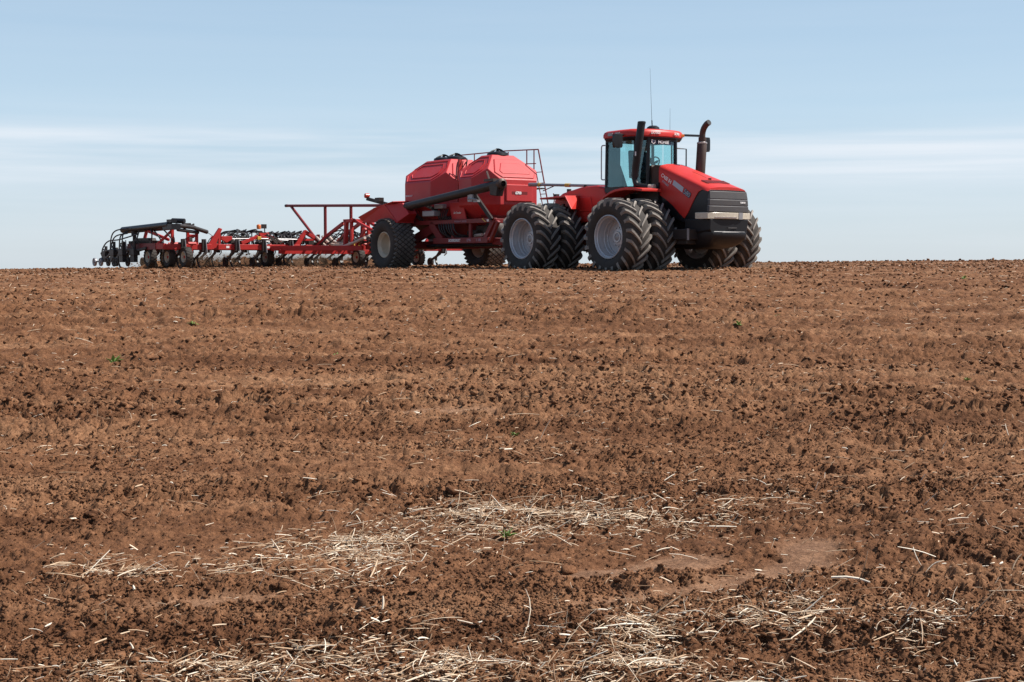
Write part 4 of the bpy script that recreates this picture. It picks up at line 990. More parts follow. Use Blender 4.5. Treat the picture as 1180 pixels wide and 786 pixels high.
# fan, engine and air lines in the middle of the frame
mb = MB(); mb.lathe([(.05, -.16), (.36, -.16), (.40, -.1), (.40, .1), (.36, .16), (.05, .16)], (-7.75, -.55, 1.12), 28); mb.tube([(-7.75, -.9, 1.12), (-7.75, -.4, 1.12)], .14, 16)
cb(mb, 'fan', 'dark', smooth=40)
mb = MB(); mb.box(-8.6, -8.05, -.7, -.1, .95, 1.30); mb.tube([(-8.9, -.75, 1.08), (-8.3, -.8, 1.08)], .09, 10); cb(mb, 'hydraulic_motor', 'dark'); mb = MB(); mb.box(-11.2, -10.6, -.9, -.3, .9, 1.3); cb(mb, 'collector', 'dark', bevel=.03)
mb = MB()
for k in range(7):
    x = -9.9 + .14 * k; mb.tube(curve([(x, -1.0, 1.62), (x + .05, -1.28, 1.35), (x + .25, -1.26, 1.05 - .04 * (k % 3)), (x + .55, -1.0, .95)], 5), .028, 6)
for k in range(5):
    x = -9.85 + .11 * k; mb.tube(curve([(x, -1.22, 1.85), (x + .03, -1.33, 1.60), (x + .1, -1.2, 1.42)], 5), .020, 6)
for k in range(6):
    mb.tube([(-12.4, -.62 + .25 * k, .68), (-7.4, -.62 + .25 * k, .70)], .05, 8)
    mb.tube(curve([(-12.4, -.62 + .25 * k, .68), (-13.4, -.5 + .2 * k, .62), (-15.0, -.4 + .16 * k, .85), (-16.2, -.3 + .12 * k, 1.05)], 5), .045, 8)
cb(mb, 'air_hose', 'hose', smooth=60)
mb = MB(); mb.tube([(-8.2, -1.0, .98), (-7.75, -1.05, 1.0)], .05, 8); mb.tube([(-7.65, -1.02, 1.02), (-7.45, -1.0, .98)], .045, 8); cb(mb, 'fan_duct', 'tanhose')
mb = MB(); mb.box(-10.45, -9.75, -1.55, -1.3, 1.62, 1.80); mb.box(-9.95, -9.45, -1.42, -1.25, 1.86, 2.0); cb(mb, 'control_box', 'grey', bevel=.02)
# loading auger stowed along the right side
mb = MB(); mb.tube([(-11.9, -1.72, 1.86), (-11.3, -1.72, 1.94), (-6.05, -1.62, 2.47), (-5.95, -1.62, 2.48)], [.12, .135, .135, .11], 18)
au = cb(mb, 'auger_tube', 'blacks', smooth=50)
mb = MB(); mb.hexa([(-6.32, -1.74, 2.16), (-5.98, -1.74, 2.12), (-5.98, -1.5, 2.12), (-6.32, -1.5, 2.16), (-6.35, -1.76, 2.5), (-5.85, -1.76, 2.52), (-5.85, -1.48, 2.52), (-6.35, -1.48, 2.5)]); cb(mb, 'spout', 'blacks', au, bevel=.02)
mb = MB(); mb.lathe([(.10, -.1), (.16, -.08), (.16, .06), (.09, .1)], (-5.88, -1.62, 2.49), 16, 'x'); mb.box(-6.7, -6.2, -1.70, -1.55, 2.58, 2.66); mb.bar((-6.5, -1.62, 2.6), (-6.9, -1.45, 2.9), .05); cb(mb, 'auger_motor', 'rust', au, smooth=40)
for p_, q_, w_ in (((-7.35, -1.62, 2.25), (-6.85, -1.30, 1.45), .14), ((-11.0, -1.70, 1.9), (-11.0, -1.2, 1.5), .1), ((-10.1, -1.68, 2.0), (-10.0, -1.25, 1.8), .07)):
    mb = MB(); mb.bar(p_, q_, w_, .10); cb(mb, 'auger_arm', 'blacks', au)
mb = MB(); mb.box(-7.55, -7.3, -1.72, -1.58, 2.0, 2.22); mb.tube([(-7.5, -1.74, 2.1), (-7.1, -1.7, 2.05)], .03, 6); mb.box(-7.28, -7.05, -1.7, -1.6, 1.98, 2.05); cb(mb, 'auger_bracket', 'grey', au)
mb = MB()      # intake tray at the low end
mb.hexa([(-13.5, -2.02, 1.52), (-11.25, -2.02, 1.46), (-11.25, -1.98, 1.46), (-13.5, -1.98, 1.52), (-13.62, -2.12, 1.66), (-11.9, -2.12, 2.06), (-11.9, -2.06, 2.06), (-13.62, -2.06, 1.66)])
mb.hexa([(-13.5, -1.40, 1.52), (-11.25, -1.40, 1.46), (-11.25, -1.36, 1.46), (-13.5, -1.36, 1.52), (-13.62, -1.34, 1.66), (-11.9, -1.34, 2.10), (-11.9, -1.28, 2.10), (-13.62, -1.28, 1.66)])
mb.hexa([(-13.5, -2.02, 1.49), (-11.25, -2.02, 1.43), (-11.25, -1.36, 1.43), (-13.5, -1.36, 1.49), (-13.5, -2.02, 1.53), (-11.25, -2.02, 1.47), (-11.25, -1.36, 1.47), (-13.5, -1.36, 1.53)])
mb.hexa([(-12.6, -2.11, 1.915), (-11.35, -2.11, 2.10), (-11.35, -1.30, 2.14), (-12.6, -1.30, 1.955), (-12.62, -2.13, 1.945), (-11.35, -2.13, 2.135), (-11.35, -1.28, 2.175), (-12.62, -1.28, 1.985)])
mb.hexa([(-13.62, -2.12, 1.64), (-12.6, -2.12, 1.90), (-12.6, -2.02, 1.90), (-13.62, -2.02, 1.64), (-13.62, -2.12, 1.68), (-12.6, -2.12, 1.945), (-12.6, -2.02, 1.945), (-13.62, -2.02, 1.68)])
mb.hexa([(-11.25, -2.0, 1.46), (-10.85, -1.8, 1.72), (-10.85, -1.5, 1.72), (-11.25, -1.4, 1.46), (-11.9, -2.10, 2.05), (-11.2, -1.85, 2.08), (-11.2, -1.5, 2.08), (-11.9, -1.3, 2.05)])
cb(mb, 'auger_hopper', 'cartred', au, bevel=.012)
# ladder and hand rails at the front left
lad = MB()
lad.tube([(-6.95, .98, 1.35), (-7.02, .98, 1.95), (-7.55, .98, 3.72)], .022, 7); lad.tube([(-7.25, .98, 1.4), (-7.32, .98, 1.95), (-7.66, .98, 3.0)], .016, 7)
for k in range(4): lad.tube([(-7.03 - .105 * k, .98, 1.95 + .35 * k), (-7.33 - .10 * k, .98, 1.95 + .35 * k)], .013, 6)
lad.tube([(-7.55, .98, 3.72), (-9.3, .98, 3.78), (-12.4, 1.0, 3.80)], .020, 7)
for x in (-7.78, -8.17, -9.2): lad.tube([(x, .98, 3.0), (x, .98, 3.74)], .020, 7)
lad.tube([(-7.68, .98, 3.28), (-8.2, .98, 3.30)], .016, 7); lad.tube([(-7.3, .98, 2.4), (-7.0, 1.2, 2.55)], .018, 6)
for x in (-10.0, -11.2, -12.4): lad.tube([(x, 1.0, 3.2), (x, 1.0, 3.79)], .018, 7)
lad.tube([(-6.9, .98, 1.35), (-6.7, .98, 2.1), (-6.75, .98, 2.3)], .018, 6)
cb(lad, 'ladder', 'maroon', smooth=60)
mb = MB(); mb.hexa([(-12.4, 1.25, 2.5), (-8, 1.25, 2.5), (-8, 1.6, 2.5), (-12.4, 1.6, 2.5), (-12.4, 1.25, 2.54), (-8, 1.25, 2.54), (-8, 1.6, 2.54), (-12.4, 1.6, 2.54)]); cb(mb, 'walkway', 'blacks')
mb = MB()      # folded hand rail and hydraulic lines between the tanks
mb.tube(curve([(-9.75, -.70, 2.75), (-9.80, -.62, 3.3), (-9.70, -.55, 3.46), (-9.35, -.55, 3.46), (-9.28, -.6, 3.3), (-9.30, -.7, 2.8)], 5), .022, 6)
mb.tube(curve([(-9.75, -.66, 2.9), (-9.6, -.6, 3.1), (-9.4, -.55, 3.35), (-9.3, -.6, 3.3)], 5), .016, 6)
mb.tube(curve([(-9.72, -.7, 2.85), (-9.45, -.72, 2.75), (-9.2, -.66, 3.1), (-9.05, -.62, 3.2)], 5), .02, 6); cb(mb, 'hydraulic_line', 'blacks', smooth=60)
mb = MB(); mb.bar((-9.60, -.74, 1.9), (-9.60, -.64, 3.45), .10, .10); mb.bar((-9.5, -.72, 2.6), (-9.42, -.64, 3.4), .03); cb(mb, 'gap_post', 'steelred')
mb = MB(); mb.bar((-12.85, -1.1, 2.05), (-13.0, -1.5, 2.10), .10); mb.bar((-12.9, -1.3, 2.08), (-14.0, -1.55, 2.32), .09, .11); mb.box(-13.4, -13.1, -1.6, -1.42, 2.2, 2.33); mb.bar((-12.82, -1.2, 1.7), (-12.82, -1.2, 2.2), .06)
ta = cb(mb, 'lamp_arm', 'blacks')
mb = MB(); mb.lathe([(0, -.09), (.08, -.07), (.08, .07), (0, .09)], (-14.0, -1.56, 2.42), 12); cb(mb, 'tail_lamp', 'redlens', ta, smooth=50)

# ======================================================= SEED DRILL
DO = (-20.1, 0, 0)
D = empty('seed_drill', at(-20.1), RZ, 'wide red seed drill with black openers and hoses, trailing behind the cart', 'seed drill')
def db(mb, name, mat, parent=None, **k): return mb.build(name, mat, parent or D, DO, **k)
XF = -20.1
mb = MB()      # three tool bars and end beams
for x in (-20.1, -21.5, -22.9):
    for y0, y1 in ((-6.4, -4.62), (-4.36, -1.02), (-.78, 1.5), (1.7, 4.4), (4.6, 6.4)): mb.box(x - .10, x + .10, y0, y1, .60, .80)
for y in (-6.45, -4.75, -4.2, -1.15, -.6, 1.5, 1.9, 4.3, 4.8, 6.45):
    e_ = abs(y) > 6.4
    mb.box(-23.0 if not e_ else -23.3, -20.21 if not e_ else -19.95, y - .07, y + .07, .61 if e_ else .60, .82 if e_ else .79)
db(mb, 'frame', 'steelred', bevel=.012)
mb = MB(); mb.box(-23.35, -20.6, -6.535, -6.522, .60, .83); db(mb, 'end_shade_sheet', 'maroon')  # thin darker sheet: shade of the unlit beam side put into colour
mb = MB()      # hitch
for s in (-1, 1): mb.bar((-20.0, s * 2.2, .66), (-16.6, s * .25, .66), .14, .18)
mb.bar((-16.7, 0, .70), (-12.6, 0, .70), .16, .2); mb.box(-19.7, -19.55, -2.1, 2.4, .45, .62)
for y in (-.35, .35):
    mb.bar((-19.2, y, 1.10), (-17.85, y, 1.58), .10, .12); mb.bar((-17.25, y * .8, 1.70), (-16.0, y * .6, 1.30), .10, .10); mb.bar((-17.7, y, .70), (-17.6, y, 1.70), .14, .14)
    mb.bar((-17.2, y, .7), (-17.25, y, 1.75), .10, .12); mb.bar((-16.9, y, .75), (-16.2, y, 1.35), .09, .09); mb.bar((-19.2, y, 1.10), (-19.9, y, .75), .1, .12)
mb.box(-17.75, -17.1, -.42, .42, 1.60, 1.72)
db(mb, 'hitch', 'steelred', bevel=.01)
lettering('BOURGAULT', .11, 'lilac', D, (-19.545, .9, .48), (0, 1, 0), (0, 0, 1), off=DO)
mb = MB()      # gantry that carries the air hoses
mb.tube([(-23.1, 0, 2.39), (-15.5, 0, 2.17)], .055, 10)
for x in (-19.9, -17.9): mb.tube([(x, 0, .8), (x, 0, 2.30 + (-x - 19.9) * .03)], .06, 10)
mb.tube([(-22.75, 0, 2.37), (-20.4, 0, .88)], .055, 10); mb.tube([(-20.5, 0, .95), (-21.6, 0, 1.30)], .06, 8)
ga = db(mb, 'gantry', 'maroon', smooth=50)
mb = MB(); mb.tube([(-23.2, 0, 2.393), (-23.08, 0, 2.39)], .06, 10); db(mb, 'gantry_cap', 'black', ga)
mb = MB()
for k, (y, sag) in enumerate(((-.3, .70), (-.1, .78), (.1, .84))):
    mb.tube(curve([(-20.1 + .15 * k, y, 1.12), (-19.3, y, sag + .05), (-18.2, y - .1, sag), (-17.2, y - .2, sag + .08), (-16.0, y - .2, 1.02 + .08 * k)], 6), .055, 8)
db(mb, 'air_hose', 'tanhose', smooth=60)
def openers(x, y, front):
    """one opener: spring clamp on the bar, curved shank, trailing packer wheel"""
    mb = MB()
    mb.box(x + .10, x + .20, y - .07, y + .07, .55, .98) if front else mb.box(x + .10, x + .18, y - .07, y + .07, .5, .9)
    mb.box(x - .16, x + .16, y - .05, y + .05, .50, .60); mb.box(x - .1, x + .18, y - .09, y + .09, .80, .86)
    mb.loft([[(px + .03 * dx, y + .028 * dy, pz) for dx, dy in ((-1, -1), (1, -1), (1, 1), (-1, 1))] for px, pz in ((x, .55), (x - .22, .50), (x - .42, .36), (x - .44, .20), (x - .34, .05), (x - .22, -.06))])
    mb.bar((x - .1, y, .5), (x - .75, y, .24), .05, .07); mb.bar((x + .05, y + .06, .85), (x - .45, y + .06, .42), .04)
    o = db(mb, 'opener', 'blacks')
    mb = MB(); mb.tube([(x + .215, y + .05, .96), (x + .25, y + .08, .50), (x + .05, y + .1, .42)], .020, 6); db(mb, 'spring_rod', 'grey', o)
    mb = MB(); mb.lathe([(.06, -.03), (.14, -.035), (.16, -.05), (.175, -.03), (.18, 0), (.175, .03), (.16, .05), (.14, .035), (.06, .03)], (x - .85, y, .15), 20); mb.tube([(x - .85, y - .05, .15), (x - .85, y + .05, .15)], .05, 8)
    db(mb, 'packer_wheel', 'dark', o, smooth=40)
    return o
F_Y = [-5.75, -4.95, -3.65, -2.56, -1.45, -.25, 1.0, 2.1, 3.2, 4.3, 5.4]
for y in F_Y: openers(-20.1, y, True)
for y in np.arange(-6.2, 6.3, 1.12): openers(-21.5, float(y) + .2, False)
for y in np.arange(-6.9, 6.5, 1.12): openers(-22.9, float(y), False)
# rear gang of packers past the end of the frame
for k, (x, y) in enumerate(((-24.0, -6.8), (-22.95, -6.85), (-22.2, -6.7), (-25.0, -6.75), (-23.5, -6.2), (-24.6, -6.1))):
    mb = MB(); sc_ = .8 if k in (3, 5) else 1
    mb.box(x - .22 * sc_, x + .22 * sc_, y - .12, y + .12, .40, .40 + .22 * sc_); mb.bar((x, y, .5), (x - .55, y, .2), .09); mb.bar((x + .1, y, .55), (x + .8, y + .15, .66), .09); mb.tube([(x, y, .58), (x, y, .82 * sc_ + .1)], .06, 8)
    mb.box(x - .25, x + .12, y - .08, y + .08, .14, .42); mb.bar((x - .2, y - .05, .8 * sc_), (x + .2, y - .05, .55), .05); mb.tube([(x + .15, y, .42), (x - .1, y, .86 * sc_)], .03, 6)
    db(mb, 'packer_arm', 'blacks', bevel=.01)
mb = MB(); mb.bar((-24.4, -6.8, .45), (-25.3, -6.8, .18), .07); mb.bar((-25.3, -6.78, .18), (-26.1, -6.78, .16), .05); mb.bar((-25.4, -6.8, .5), (-25.1, -6.8, .2), .06)
db(mb, 'packer_arm', 'blacks', bevel=.01)
for x, y in ((-26.12, -6.8), (-25.30, -6.85), (-24.5, -6.85), (-23.5, -6.9), (-22.75, -6.75)):
    mb = MB(); mb.lathe([(.03, -.02), (.12, -.03), (.135, -.05), (.155, -.04), (.165, 0), (.155, .04), (.135, .05), (.12, .03), (.03, .02)], (x, y, .15), 22); mb.tube([(x, y - .05, .15), (x, y + .05, .15)], .04, 8)
    db(mb, 'packer_wheel', 'grey' if x < -25 else 'dark', smooth=40)
for y0, n in ((-3.75, 9), (-2.35, 7), (-1.5, 9), (.4, 6), (2.4, 7)):      # arched cages of seed hoses over the wings
    mb = MB()
    for k in range(n):
        x = -20.3 - .16 * k; y = y0 + .12 * math.sin(k * 1.9); w_ = 1.0 + .25 * math.sin(k * 2.7)
        mb.tube(curve([(x, y, .72), (x, y + .06 * w_, .98), (x - .05, y + .28 * w_, 1.20 + .05 * math.sin(k)), (x - .05, y + .62 * w_, 1.17 + .06 * math.cos(k * 2)), (x, y + .9 * w_, .98), (x, y + w_, .70)], 5), .016, 5)
        mb.tube([(x, y + .1, 1.02 + .02 * (k % 3)), (x - .1, y + .95 * w_, 1.00 + .03 * (k % 2))], .014, 5)
    db(mb, 'seed_hose', 'hose', smooth=60)
mb = MB()      # pressure hoses looping along the front bar and around the hitch
for k in range(26):
    y = -6.1 + .47 * k + .1 * math.sin(k * 3.1); w_ = .35 + .25 * math.sin(k * 1.7)**2
    mb.tube(curve([(-20.35, y, .78), (-20.3, y + .3 * w_, .98 + .10 * math.sin(k * 2.3)), (-20.5 - .2 * (k % 3), y + .7 * w_, .95 + .08 * math.cos(k)), (-20.7, y + w_, .70)], 4), .016, 5)
for k in range(12):
    mb.tube(curve([(-19.6, -.5 + .12 * k, .75), (-18.9, -.45 + .1 * k, 1.05 + .12 * math.sin(k * 2)), (-18.2, -.3 + .05 * k, 1.30 + .1 * math.cos(k * 1.3)), (-17.4, -.3 + .05 * k, 1.0 + .2 * math.sin(k)), (-16.6, -.3 + .05 * k, .9)], 5), .02, 5)
db(mb, 'hydraulic_hose', 'hose', smooth=60)
for k, y in enumerate((-5.3, -4.2, -3.1, -1.7, -.9, .5, 1.6, 2.9)):
    mb = MB(); mb.box(-20.75, -20.45, y - .14, y + .14, .80, 1.0 + .06 * (k % 3)); mb.tube([(-20.6, y - .1, .95), (-20.6, y + .25, 1.08)], .05, 8); db(mb, 'valve_block', 'dark', bevel=.02)
# gauge wheels
def small_tyre(Rr, w):
    h = w / 2; a = MB(); a.lathe([(Rr * .55, -h * .7), (Rr * .75, -h), (Rr * .92, -h * .95), (Rr * .985, -h * .7), (Rr, 0), (Rr * .985, h * .7), (Rr * .92, h * .95), (Rr * .75, h), (Rr * .55, h * .7)], (0, 0, 0), 36)
    g = MB()
    for k in range(20):
        for s in (-1, 1):
            an = 2 * math.pi * (k + (.5 if s > 0 else 0)) / 20
            rings = [[(r * math.cos(an + q * .12 + d), s * (q * h * .9 + .005), r * math.sin(an + q * .12 + d)) for r, d in ((Rr * .96, -.06), (Rr * 1.02, -.05), (Rr * 1.02, .05), (Rr * .96, .06))] for q in (0, .5, 1)]
            g.loft(rings)
    return two_mat_tyre(a, g, 'tyre', 'rubber')
ME['gt'] = small_tyre(.36, .26)
mb = MB(); mb.lathe([(.205, -.11), (.195, -.12), (.18, -.09), (.17, .0), (.08, .01), (.07, -.05), (0, -.05)], (0, 0, 0), 28); mb.lathe([(.205, -.11), (.205, .11), (.17, .02)], (0, 0, 0), 28); ME['gr'] = mesh_of(mb, 'rim', 'cream', 40)
for x, y in ((-21.55, -6.35), (-20.6, -6.0), (-21.5, -5.75), (-19.75, -5.72), (-21.0, -1.9), (-19.4, 1.15), (-21.5, 2.5), (-20.6, 4.6)):
    mb = MB(); mb.bar((x + .05, y + .2, .80), (x, y + .2, .33), .06, .10); mb.tube([(x, y + .22, .33), (x, y - .08, .33)], .05, 8); mb.bar((x + .05, y + .2, .80), (x + .1, y + .2, .84), .3, .08)
    fk = db(mb, 'wheel_fork', 'steelred')
    t = bpy.data.objects.new('tyre', ME['gt']); COL.objects.link(t); t.parent = fk; t.location = Vector((x, y, .33)) - Vector(DO)
    r = bpy.data.objects.new('rim', ME['gr']); COL.objects.link(r); r.parent = fk; r.location = t.location
# hinges, towers and brackets standing on the bars
mb = MB()
def plate(pts, x, th=.10): mb.prism([(y, z) for y, z in pts], 'x', x - th / 2, x + th / 2)
plate([(-4.86, .62), (-4.52, .62), (-4.18, 1.36), (-4.30, 1.40)], XF + .02); mb.bar((XF, -4.28, .8), (XF, -4.28, 1.22), .08); mb.bar((XF, -4.6, 1.05), (XF, -4.25, 1.2), .05); mb.bar((XF, -4.62, .74), (XF, -4.34, .74), .10, .16)
db(mb, 'hinge_bracket', 'steelred', bevel=.008); mb = MB()
mb.bar((XF - .1, -6.05, .78), (XF - .1, -6.05, 1.36), .10); mb.bar((XF - .6, -6.4, .80), (XF - .1, -6.05, 1.30), .08); mb.bar((XF - 1.5, -6.4, 1.28), (XF - .3, -6.1, .95), .08, .10); mb.bar((XF - 2.0, -6.4, .8), (XF - 1.9, -6.3, 1.3), .10, .10)
db(mb, 'hinge_bracket', 'steelred', bevel=.008); mb = MB()
mb.bar((XF - .1, -5.46, .78), (XF - .1, -5.46, 1.32), .10); mb.bar((XF - .1, -5.12, .78), (XF - .1, -5.12, 1.32), .10); mb.bar((XF - .1, -5.46, 1.1), (XF - .1, -5.12, 1.1), .10, .10); mb.bar((XF - .1, -5.5, .84), (XF - .1, -5.08, .84), .12, .10)
db(mb, 'hinge_bracket', 'steelred', bevel=.008); mb = MB()
plate([(-4.22, .98), (-4.0, .86), (-3.78, .98), (-3.78, 1.10), (-4.22, 1.10)], XF)
db(mb, 'hinge_bracket', 'steelred', bevel=.008); mb = MB()
mb.bar((XF, -3.4, .84), (XF, -2.72, 1.10), .12, .12)
db(mb, 'hinge_bracket', 'steelred', bevel=.008); mb = MB()
mb.bar((XF - .3, -2.55, 1.14), (XF - .3, -1.5, .85), .10, .10); mb.bar((XF - .5, -2.2, 1.25), (XF - .4, -1.7, .95), .08); mb.bar((XF - .4, -2.5, 1.2), (XF - .4, -2.1, 1.22), .10)
db(mb, 'hinge_bracket', 'steelred', bevel=.008); mb = MB()
plate([(-1.35, .62), (-1.1, .62), (-.68, 1.30), (-.80, 1.36)], XF); mb.bar((XF, -.78, 1.32), (XF, -.1, .90), .10, .12); mb.bar((XF, -1.1, .98), (XF, -.3, 1.0), .08, .08); mb.bar((XF, -1.0, 1.15), (XF, -.75, 1.15), .07); mb.bar((XF, -.2, .8), (XF, -.2, 1.2), .10)
db(mb, 'hinge_bracket', 'steelred', bevel=.008); mb = MB()
plate([(1.5, .62), (1.8, .62), (2.2, 1.3), (2.05, 1.36)], XF); mb.bar((XF, 2.1, 1.3), (XF, 2.8, .9), .10)
db(mb, 'hinge_bracket', 'steelred', bevel=.008); mb = MB()
plate([(4.35, .62), (4.7, .62), (5.1, 1.3), (4.9, 1.36)], XF)
db(mb, 'hinge_bracket', 'steelred', bevel=.008)
mb = MB()
for y in (-4.0, -3.6, -2.7, -2.0, -1.9, -.5, .3, 1.4, 3.0, 5.2):
    mb.tube([(XF - .3, y, .86), (XF - .25, y + .75, .92 + .12 * (y % .3))], .045, 8)
for y in (-3.75, -.9, -.5, .9): mb.box(XF - .5, XF - .2, y, y + .22, .82, 1.05)
mb.bar((XF + .05, -1.95, .85), (XF + .05, -2.25, 1.1), .05, .1); mb.bar((XF + .05, -1.8, .85), (XF + .05, -2.05, 1.08), .04, .08)
db(mb, 'hydraulic_cylinder', 'dark', smooth=40)
mb = MB(); mb.tube([(XF, -3.8, 1.0), (XF, -2.9, 1.02), (XF - .2, -1.3, .96)], .018, 6); mb.tube([(XF, -3.7, .96), (XF - .1, -2.2, .92)], .018, 6); mb.tube([(XF, -2.6, 1.02), (XF, -1.1, 1.0)], .022, 6); db(mb, 'hydraulic_pipe', 'grey')
for i, (y0, y1, zt) in enumerate(((-3.9, -1.9, 1.26), (-2.2, -.9, 1.20), (-1.5, -.2, 1.22), (1.8, 3.6, 1.2))):      # seed hose bundles fanning over the wings
    mb = MB(); mid = (y0 + y1) / 2
    mb.tube([(-21.0, mid, .8), (-21.0, mid, zt)], .06, 8)
    for k in range(14):
        ye = y0 - .15 + (y1 - y0 + .3) * k / 13; xe = -20.4 - .9 * (k % 3)
        mb.tube(curve([(-21.0, mid, zt), (-20.95 + .02 * k, mid + (ye - mid) * .5, zt + .02 + .03 * (k % 4)), (xe, mid + (ye - mid) * .8, zt - .12 + .07 * math.sin(k * 2.1)), (xe + .1 * math.sin(k), ye, .62)], 5), .022, 6)
    db(mb, 'seed_hose', 'hose', smooth=60)
mb = MB(); mb.tube([(XF - .1, -2.72, 1.25), (XF - .1, -2.72, 1.36)], .02, 6); mb.box(XF - .14, XF - .06, -2.9, -2.35, 1.235, 1.26); mb.box(XF - .15, XF - .05, -2.52, -2.34, 1.40, 1.56); mb.bar((XF - .1, -2.4, 1.25), (XF - .1, -2.4, 1.40), .03)
lp = db(mb, 'warning_light', 'blacks')
mb = MB(); mb.lathe([(0, -.09), (.08, -.08), (.085, .05), (.05, .09), (0, .09)], (XF - .1, -2.64, 1.46), 14, 'z'); db(mb, 'amber_beacon', 'amber', lp, smooth=50)
mb = MB(); mb.box(XF + .02, XF + .10, -2.78, -2.63, .98, 1.10); db(mb, 'yellow_tag', 'yellow', bevel=.01)
mb = MB(); mb.lathe([(0, -.05), (.09, -.05), (.09, .05), (0, .05)], (-19.5, 1.0, .80), 14, 'x'); mb.lathe([(0, -.05), (.09, -.05), (.09, .05), (0, .05)], (-19.5, 1.22, .80), 14, 'x'); mb.lathe([(0, -.05), (.07, -.05), (.07, .05), (0, .05)], (-19.5, .55, .82), 14, 'x'); db(mb, 'hose_coupler', 'yellow')
for y in (-4.05, -2.42, -.55, .35): MB().box(XF + .101, XF + .108, y, y + .12, .66, .74).build('reflector', 'white', D, DO)
# black marker boom folded over the right end
mb = MB(); mb.tube([(-24.0, -6.45, 1.36), (-19.6, -6.40, 1.47)], .115, 14); mb.tube([(-23.9, -6.3, 1.30), (-19.8, -6.25, 1.36)], .07, 10); mb.box(-20.0, -19.2, -6.5, -6.15, 1.30, 1.50)
mb.tube([(-19.6, -6.3, 1.62), (-19.2, -6.0, 1.60)], .09, 8); mb.box(-19.75, -19.35, -6.45, -6.15, 1.55, 1.66)
bo = db(mb, 'marker_boom', 'black', smooth=50)
mb = MB(); mb.tube([(-19.5, -6.2, 1.45), (-19.9, -5.4, 1.40), (-20.1, -4.75, 1.24)], .075, 10); mb.tube([(-19.6, -6.1, 1.30), (-20.1, -5.1, 1.22)], .06, 8); mb.box(-20.05, -19.8, -5.75, -5.5, 1.36, 1.55); mb.bar((-19.9, -5.8, 1.3), (-20.0, -5.3, 1.52), .05); mb.tube([(-20.05, -4.85, 1.28), (-20.1, -4.3, .95)], .012, 5)
mb.tube(arc((-19.6, -6.0, 1.45), (-20.1, -5.0, 1.30), .12, 8), .02, 6); db(mb, 'marker_linkage', 'blacks', bo, smooth=50)
mb = MB(); mb.tube([(-22.9, -6.42, .83), (-22.9, -6.42, 1.30)], .07, 10); mb.tube([(-22.9, -6.42, 1.15), (-22.9, -6.42, 1.3)], .12, 12); mb.box(-23.3, -21.0, -6.5, -6.2, .83, .93); mb.hexa([(-23.3, -6.5, .83), (-21.2, -6.5, .83), (-21.2, -6.2, .83), (-23.3, -6.2, .83), (-22.6, -6.5, 1.03), (-21.4, -6.5, 1.03), (-21.4, -6.2, 1.03), (-22.6, -6.2, 1.03)]); db(mb, 'seed_tower', 'dark')
mb = MB()
for (a, mids) in (((-22.95, -6.6, 1.41), [(-23.84, -6.8, 1.32), (-24.31, -6.8, 1.04), (-24.42, -6.8, .54)]), ((-23.13, -6.6, 1.22), [(-23.76, -6.8, 1.13), (-24.2, -6.8, .9), (-24.3, -6.85, .5)]),
                  ((-23.45, -6.5, 1.30), [(-23.6, -6.7, 1.10), (-23.75, -6.7, .6)]), ((-23.2, -6.5, 1.32), [(-23.35, -6.7, 1.15), (-23.4, -6.7, .6)]), ((-22.18, -6.6, 1.17), [(-23.41, -6.8, .99), (-24.59, -6.8, .94), (-25.16, -6.8, .71), (-25.36, -6.8, .45)]),
                  ((-22.2, -6.5, 1.32), [(-22.2, -6.6, 1.0), (-22.2, -6.6, .8)]), ((-21.2, -6.45, 1.34), [(-21.0, -6.5, 1.1), (-21.1, -6.5, .8)]), ((-20.8, -6.45, 1.38), [(-20.2, -6.4, 1.32), (-20.1, -6.0, .85)]), ((-21.8, -6.45, 1.33), [(-21.3, -6.4, 1.38), (-20.9, -6.3, 1.1), (-20.8, -6.2, .85)])):
    mb.tube(curve([a] + mids, 6), .026, 7)
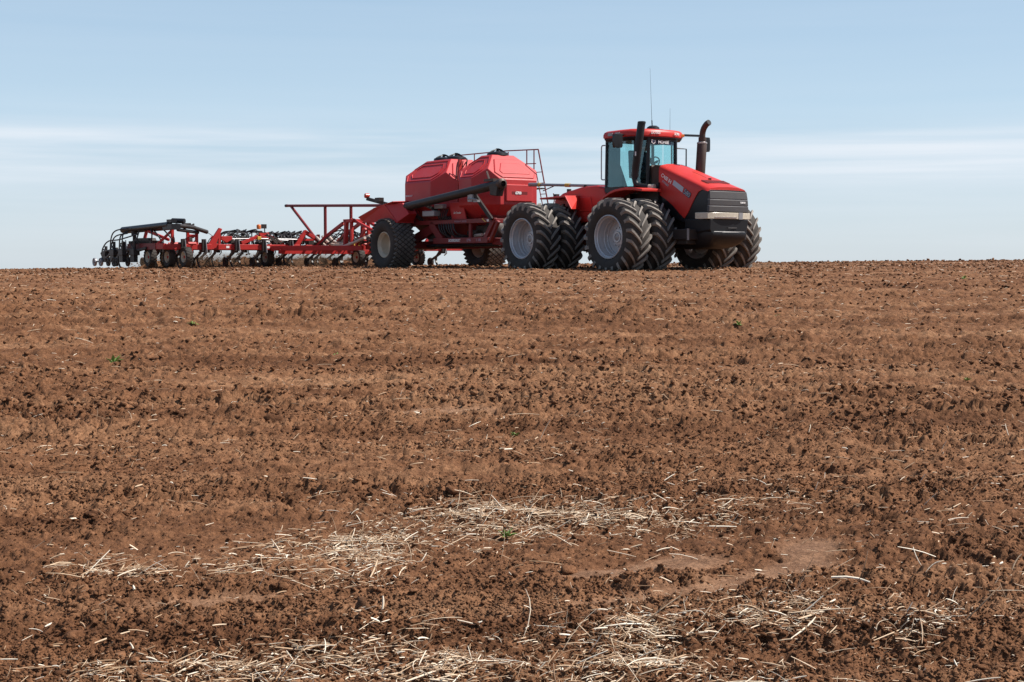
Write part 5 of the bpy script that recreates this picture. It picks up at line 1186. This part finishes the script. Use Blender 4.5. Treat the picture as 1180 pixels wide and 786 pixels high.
db(mb, 'seed_hose', 'hose', smooth=60)

# ------------------------------------------------------------------ dust raised by the openers and the wheels
dm, nd, lk, b = new_mat('soil_dust'); nd.remove(b)
pv = nd.new('ShaderNodeVolumePrincipled'); pv.inputs['Color'].default_value = (.44, .285, .185, 1); pv.inputs['Anisotropy'].default_value = .2
t = nd.new('ShaderNodeTexCoord'); n = nd.new('ShaderNodeTexNoise'); n.inputs['Scale'].default_value = 2.3; n.inputs['Detail'].default_value = 5; n.inputs['Roughness'].default_value = .6
lk.new(t.outputs['Object'], n.inputs['Vector'])
mr = nd.new('ShaderNodeMapRange'); mr.inputs[1].default_value = .40; mr.inputs[2].default_value = .72; mr.inputs[3].default_value = 0; mr.inputs[4].default_value = 6.0
lk.new(n.outputs['Fac'], mr.inputs[0])
def mth(op, a, b=None, clamp=False):
    m = nd.new('ShaderNodeMath'); m.operation = op; m.use_clamp = clamp
    for i, q in enumerate((a, b)):
        if q is None: continue
        if isinstance(q, (int, float)): m.inputs[i].default_value = q
        else: lk.new(q, m.inputs[i])
    return m.outputs[0]
sp = nd.new('ShaderNodeSeparateXYZ'); lk.new(t.outputs['Generated'], sp.inputs[0])      # thins out towards its sides and top
def edge(o, k): return mth('MULTIPLY', mth('SUBTRACT', .5, mth('ABSOLUTE', mth('SUBTRACT', o, .5))), k, True)
fall = mth('MULTIPLY', mth('MULTIPLY', edge(sp.outputs[0], 4), edge(sp.outputs[1], 5)), mth('POWER', mth('SUBTRACT', 1.0, sp.outputs[2], True), 1.4))
lk.new(mth('MULTIPLY', mr.outputs[0], fall), pv.inputs['Density']); lk.new(pv.outputs[0], nd['Material Output'].inputs['Volume'])
for box, lb in (((-24.4, -20.9, -6.9, 6.0, -.25, .60), 'low tan dust drifting behind the openers of the drill'), ((-1.3, .9, 2.3, 3.9, -.3, .22), 'thin tan dust raised beside the front wheels of the tractor')):
    d_ = MB().box(*box).build('dust', dm); d_.location = at(0); d_.rotation_euler = (0, 0, RZ); d_['kind'] = 'stuff'; d_['label'] = lb
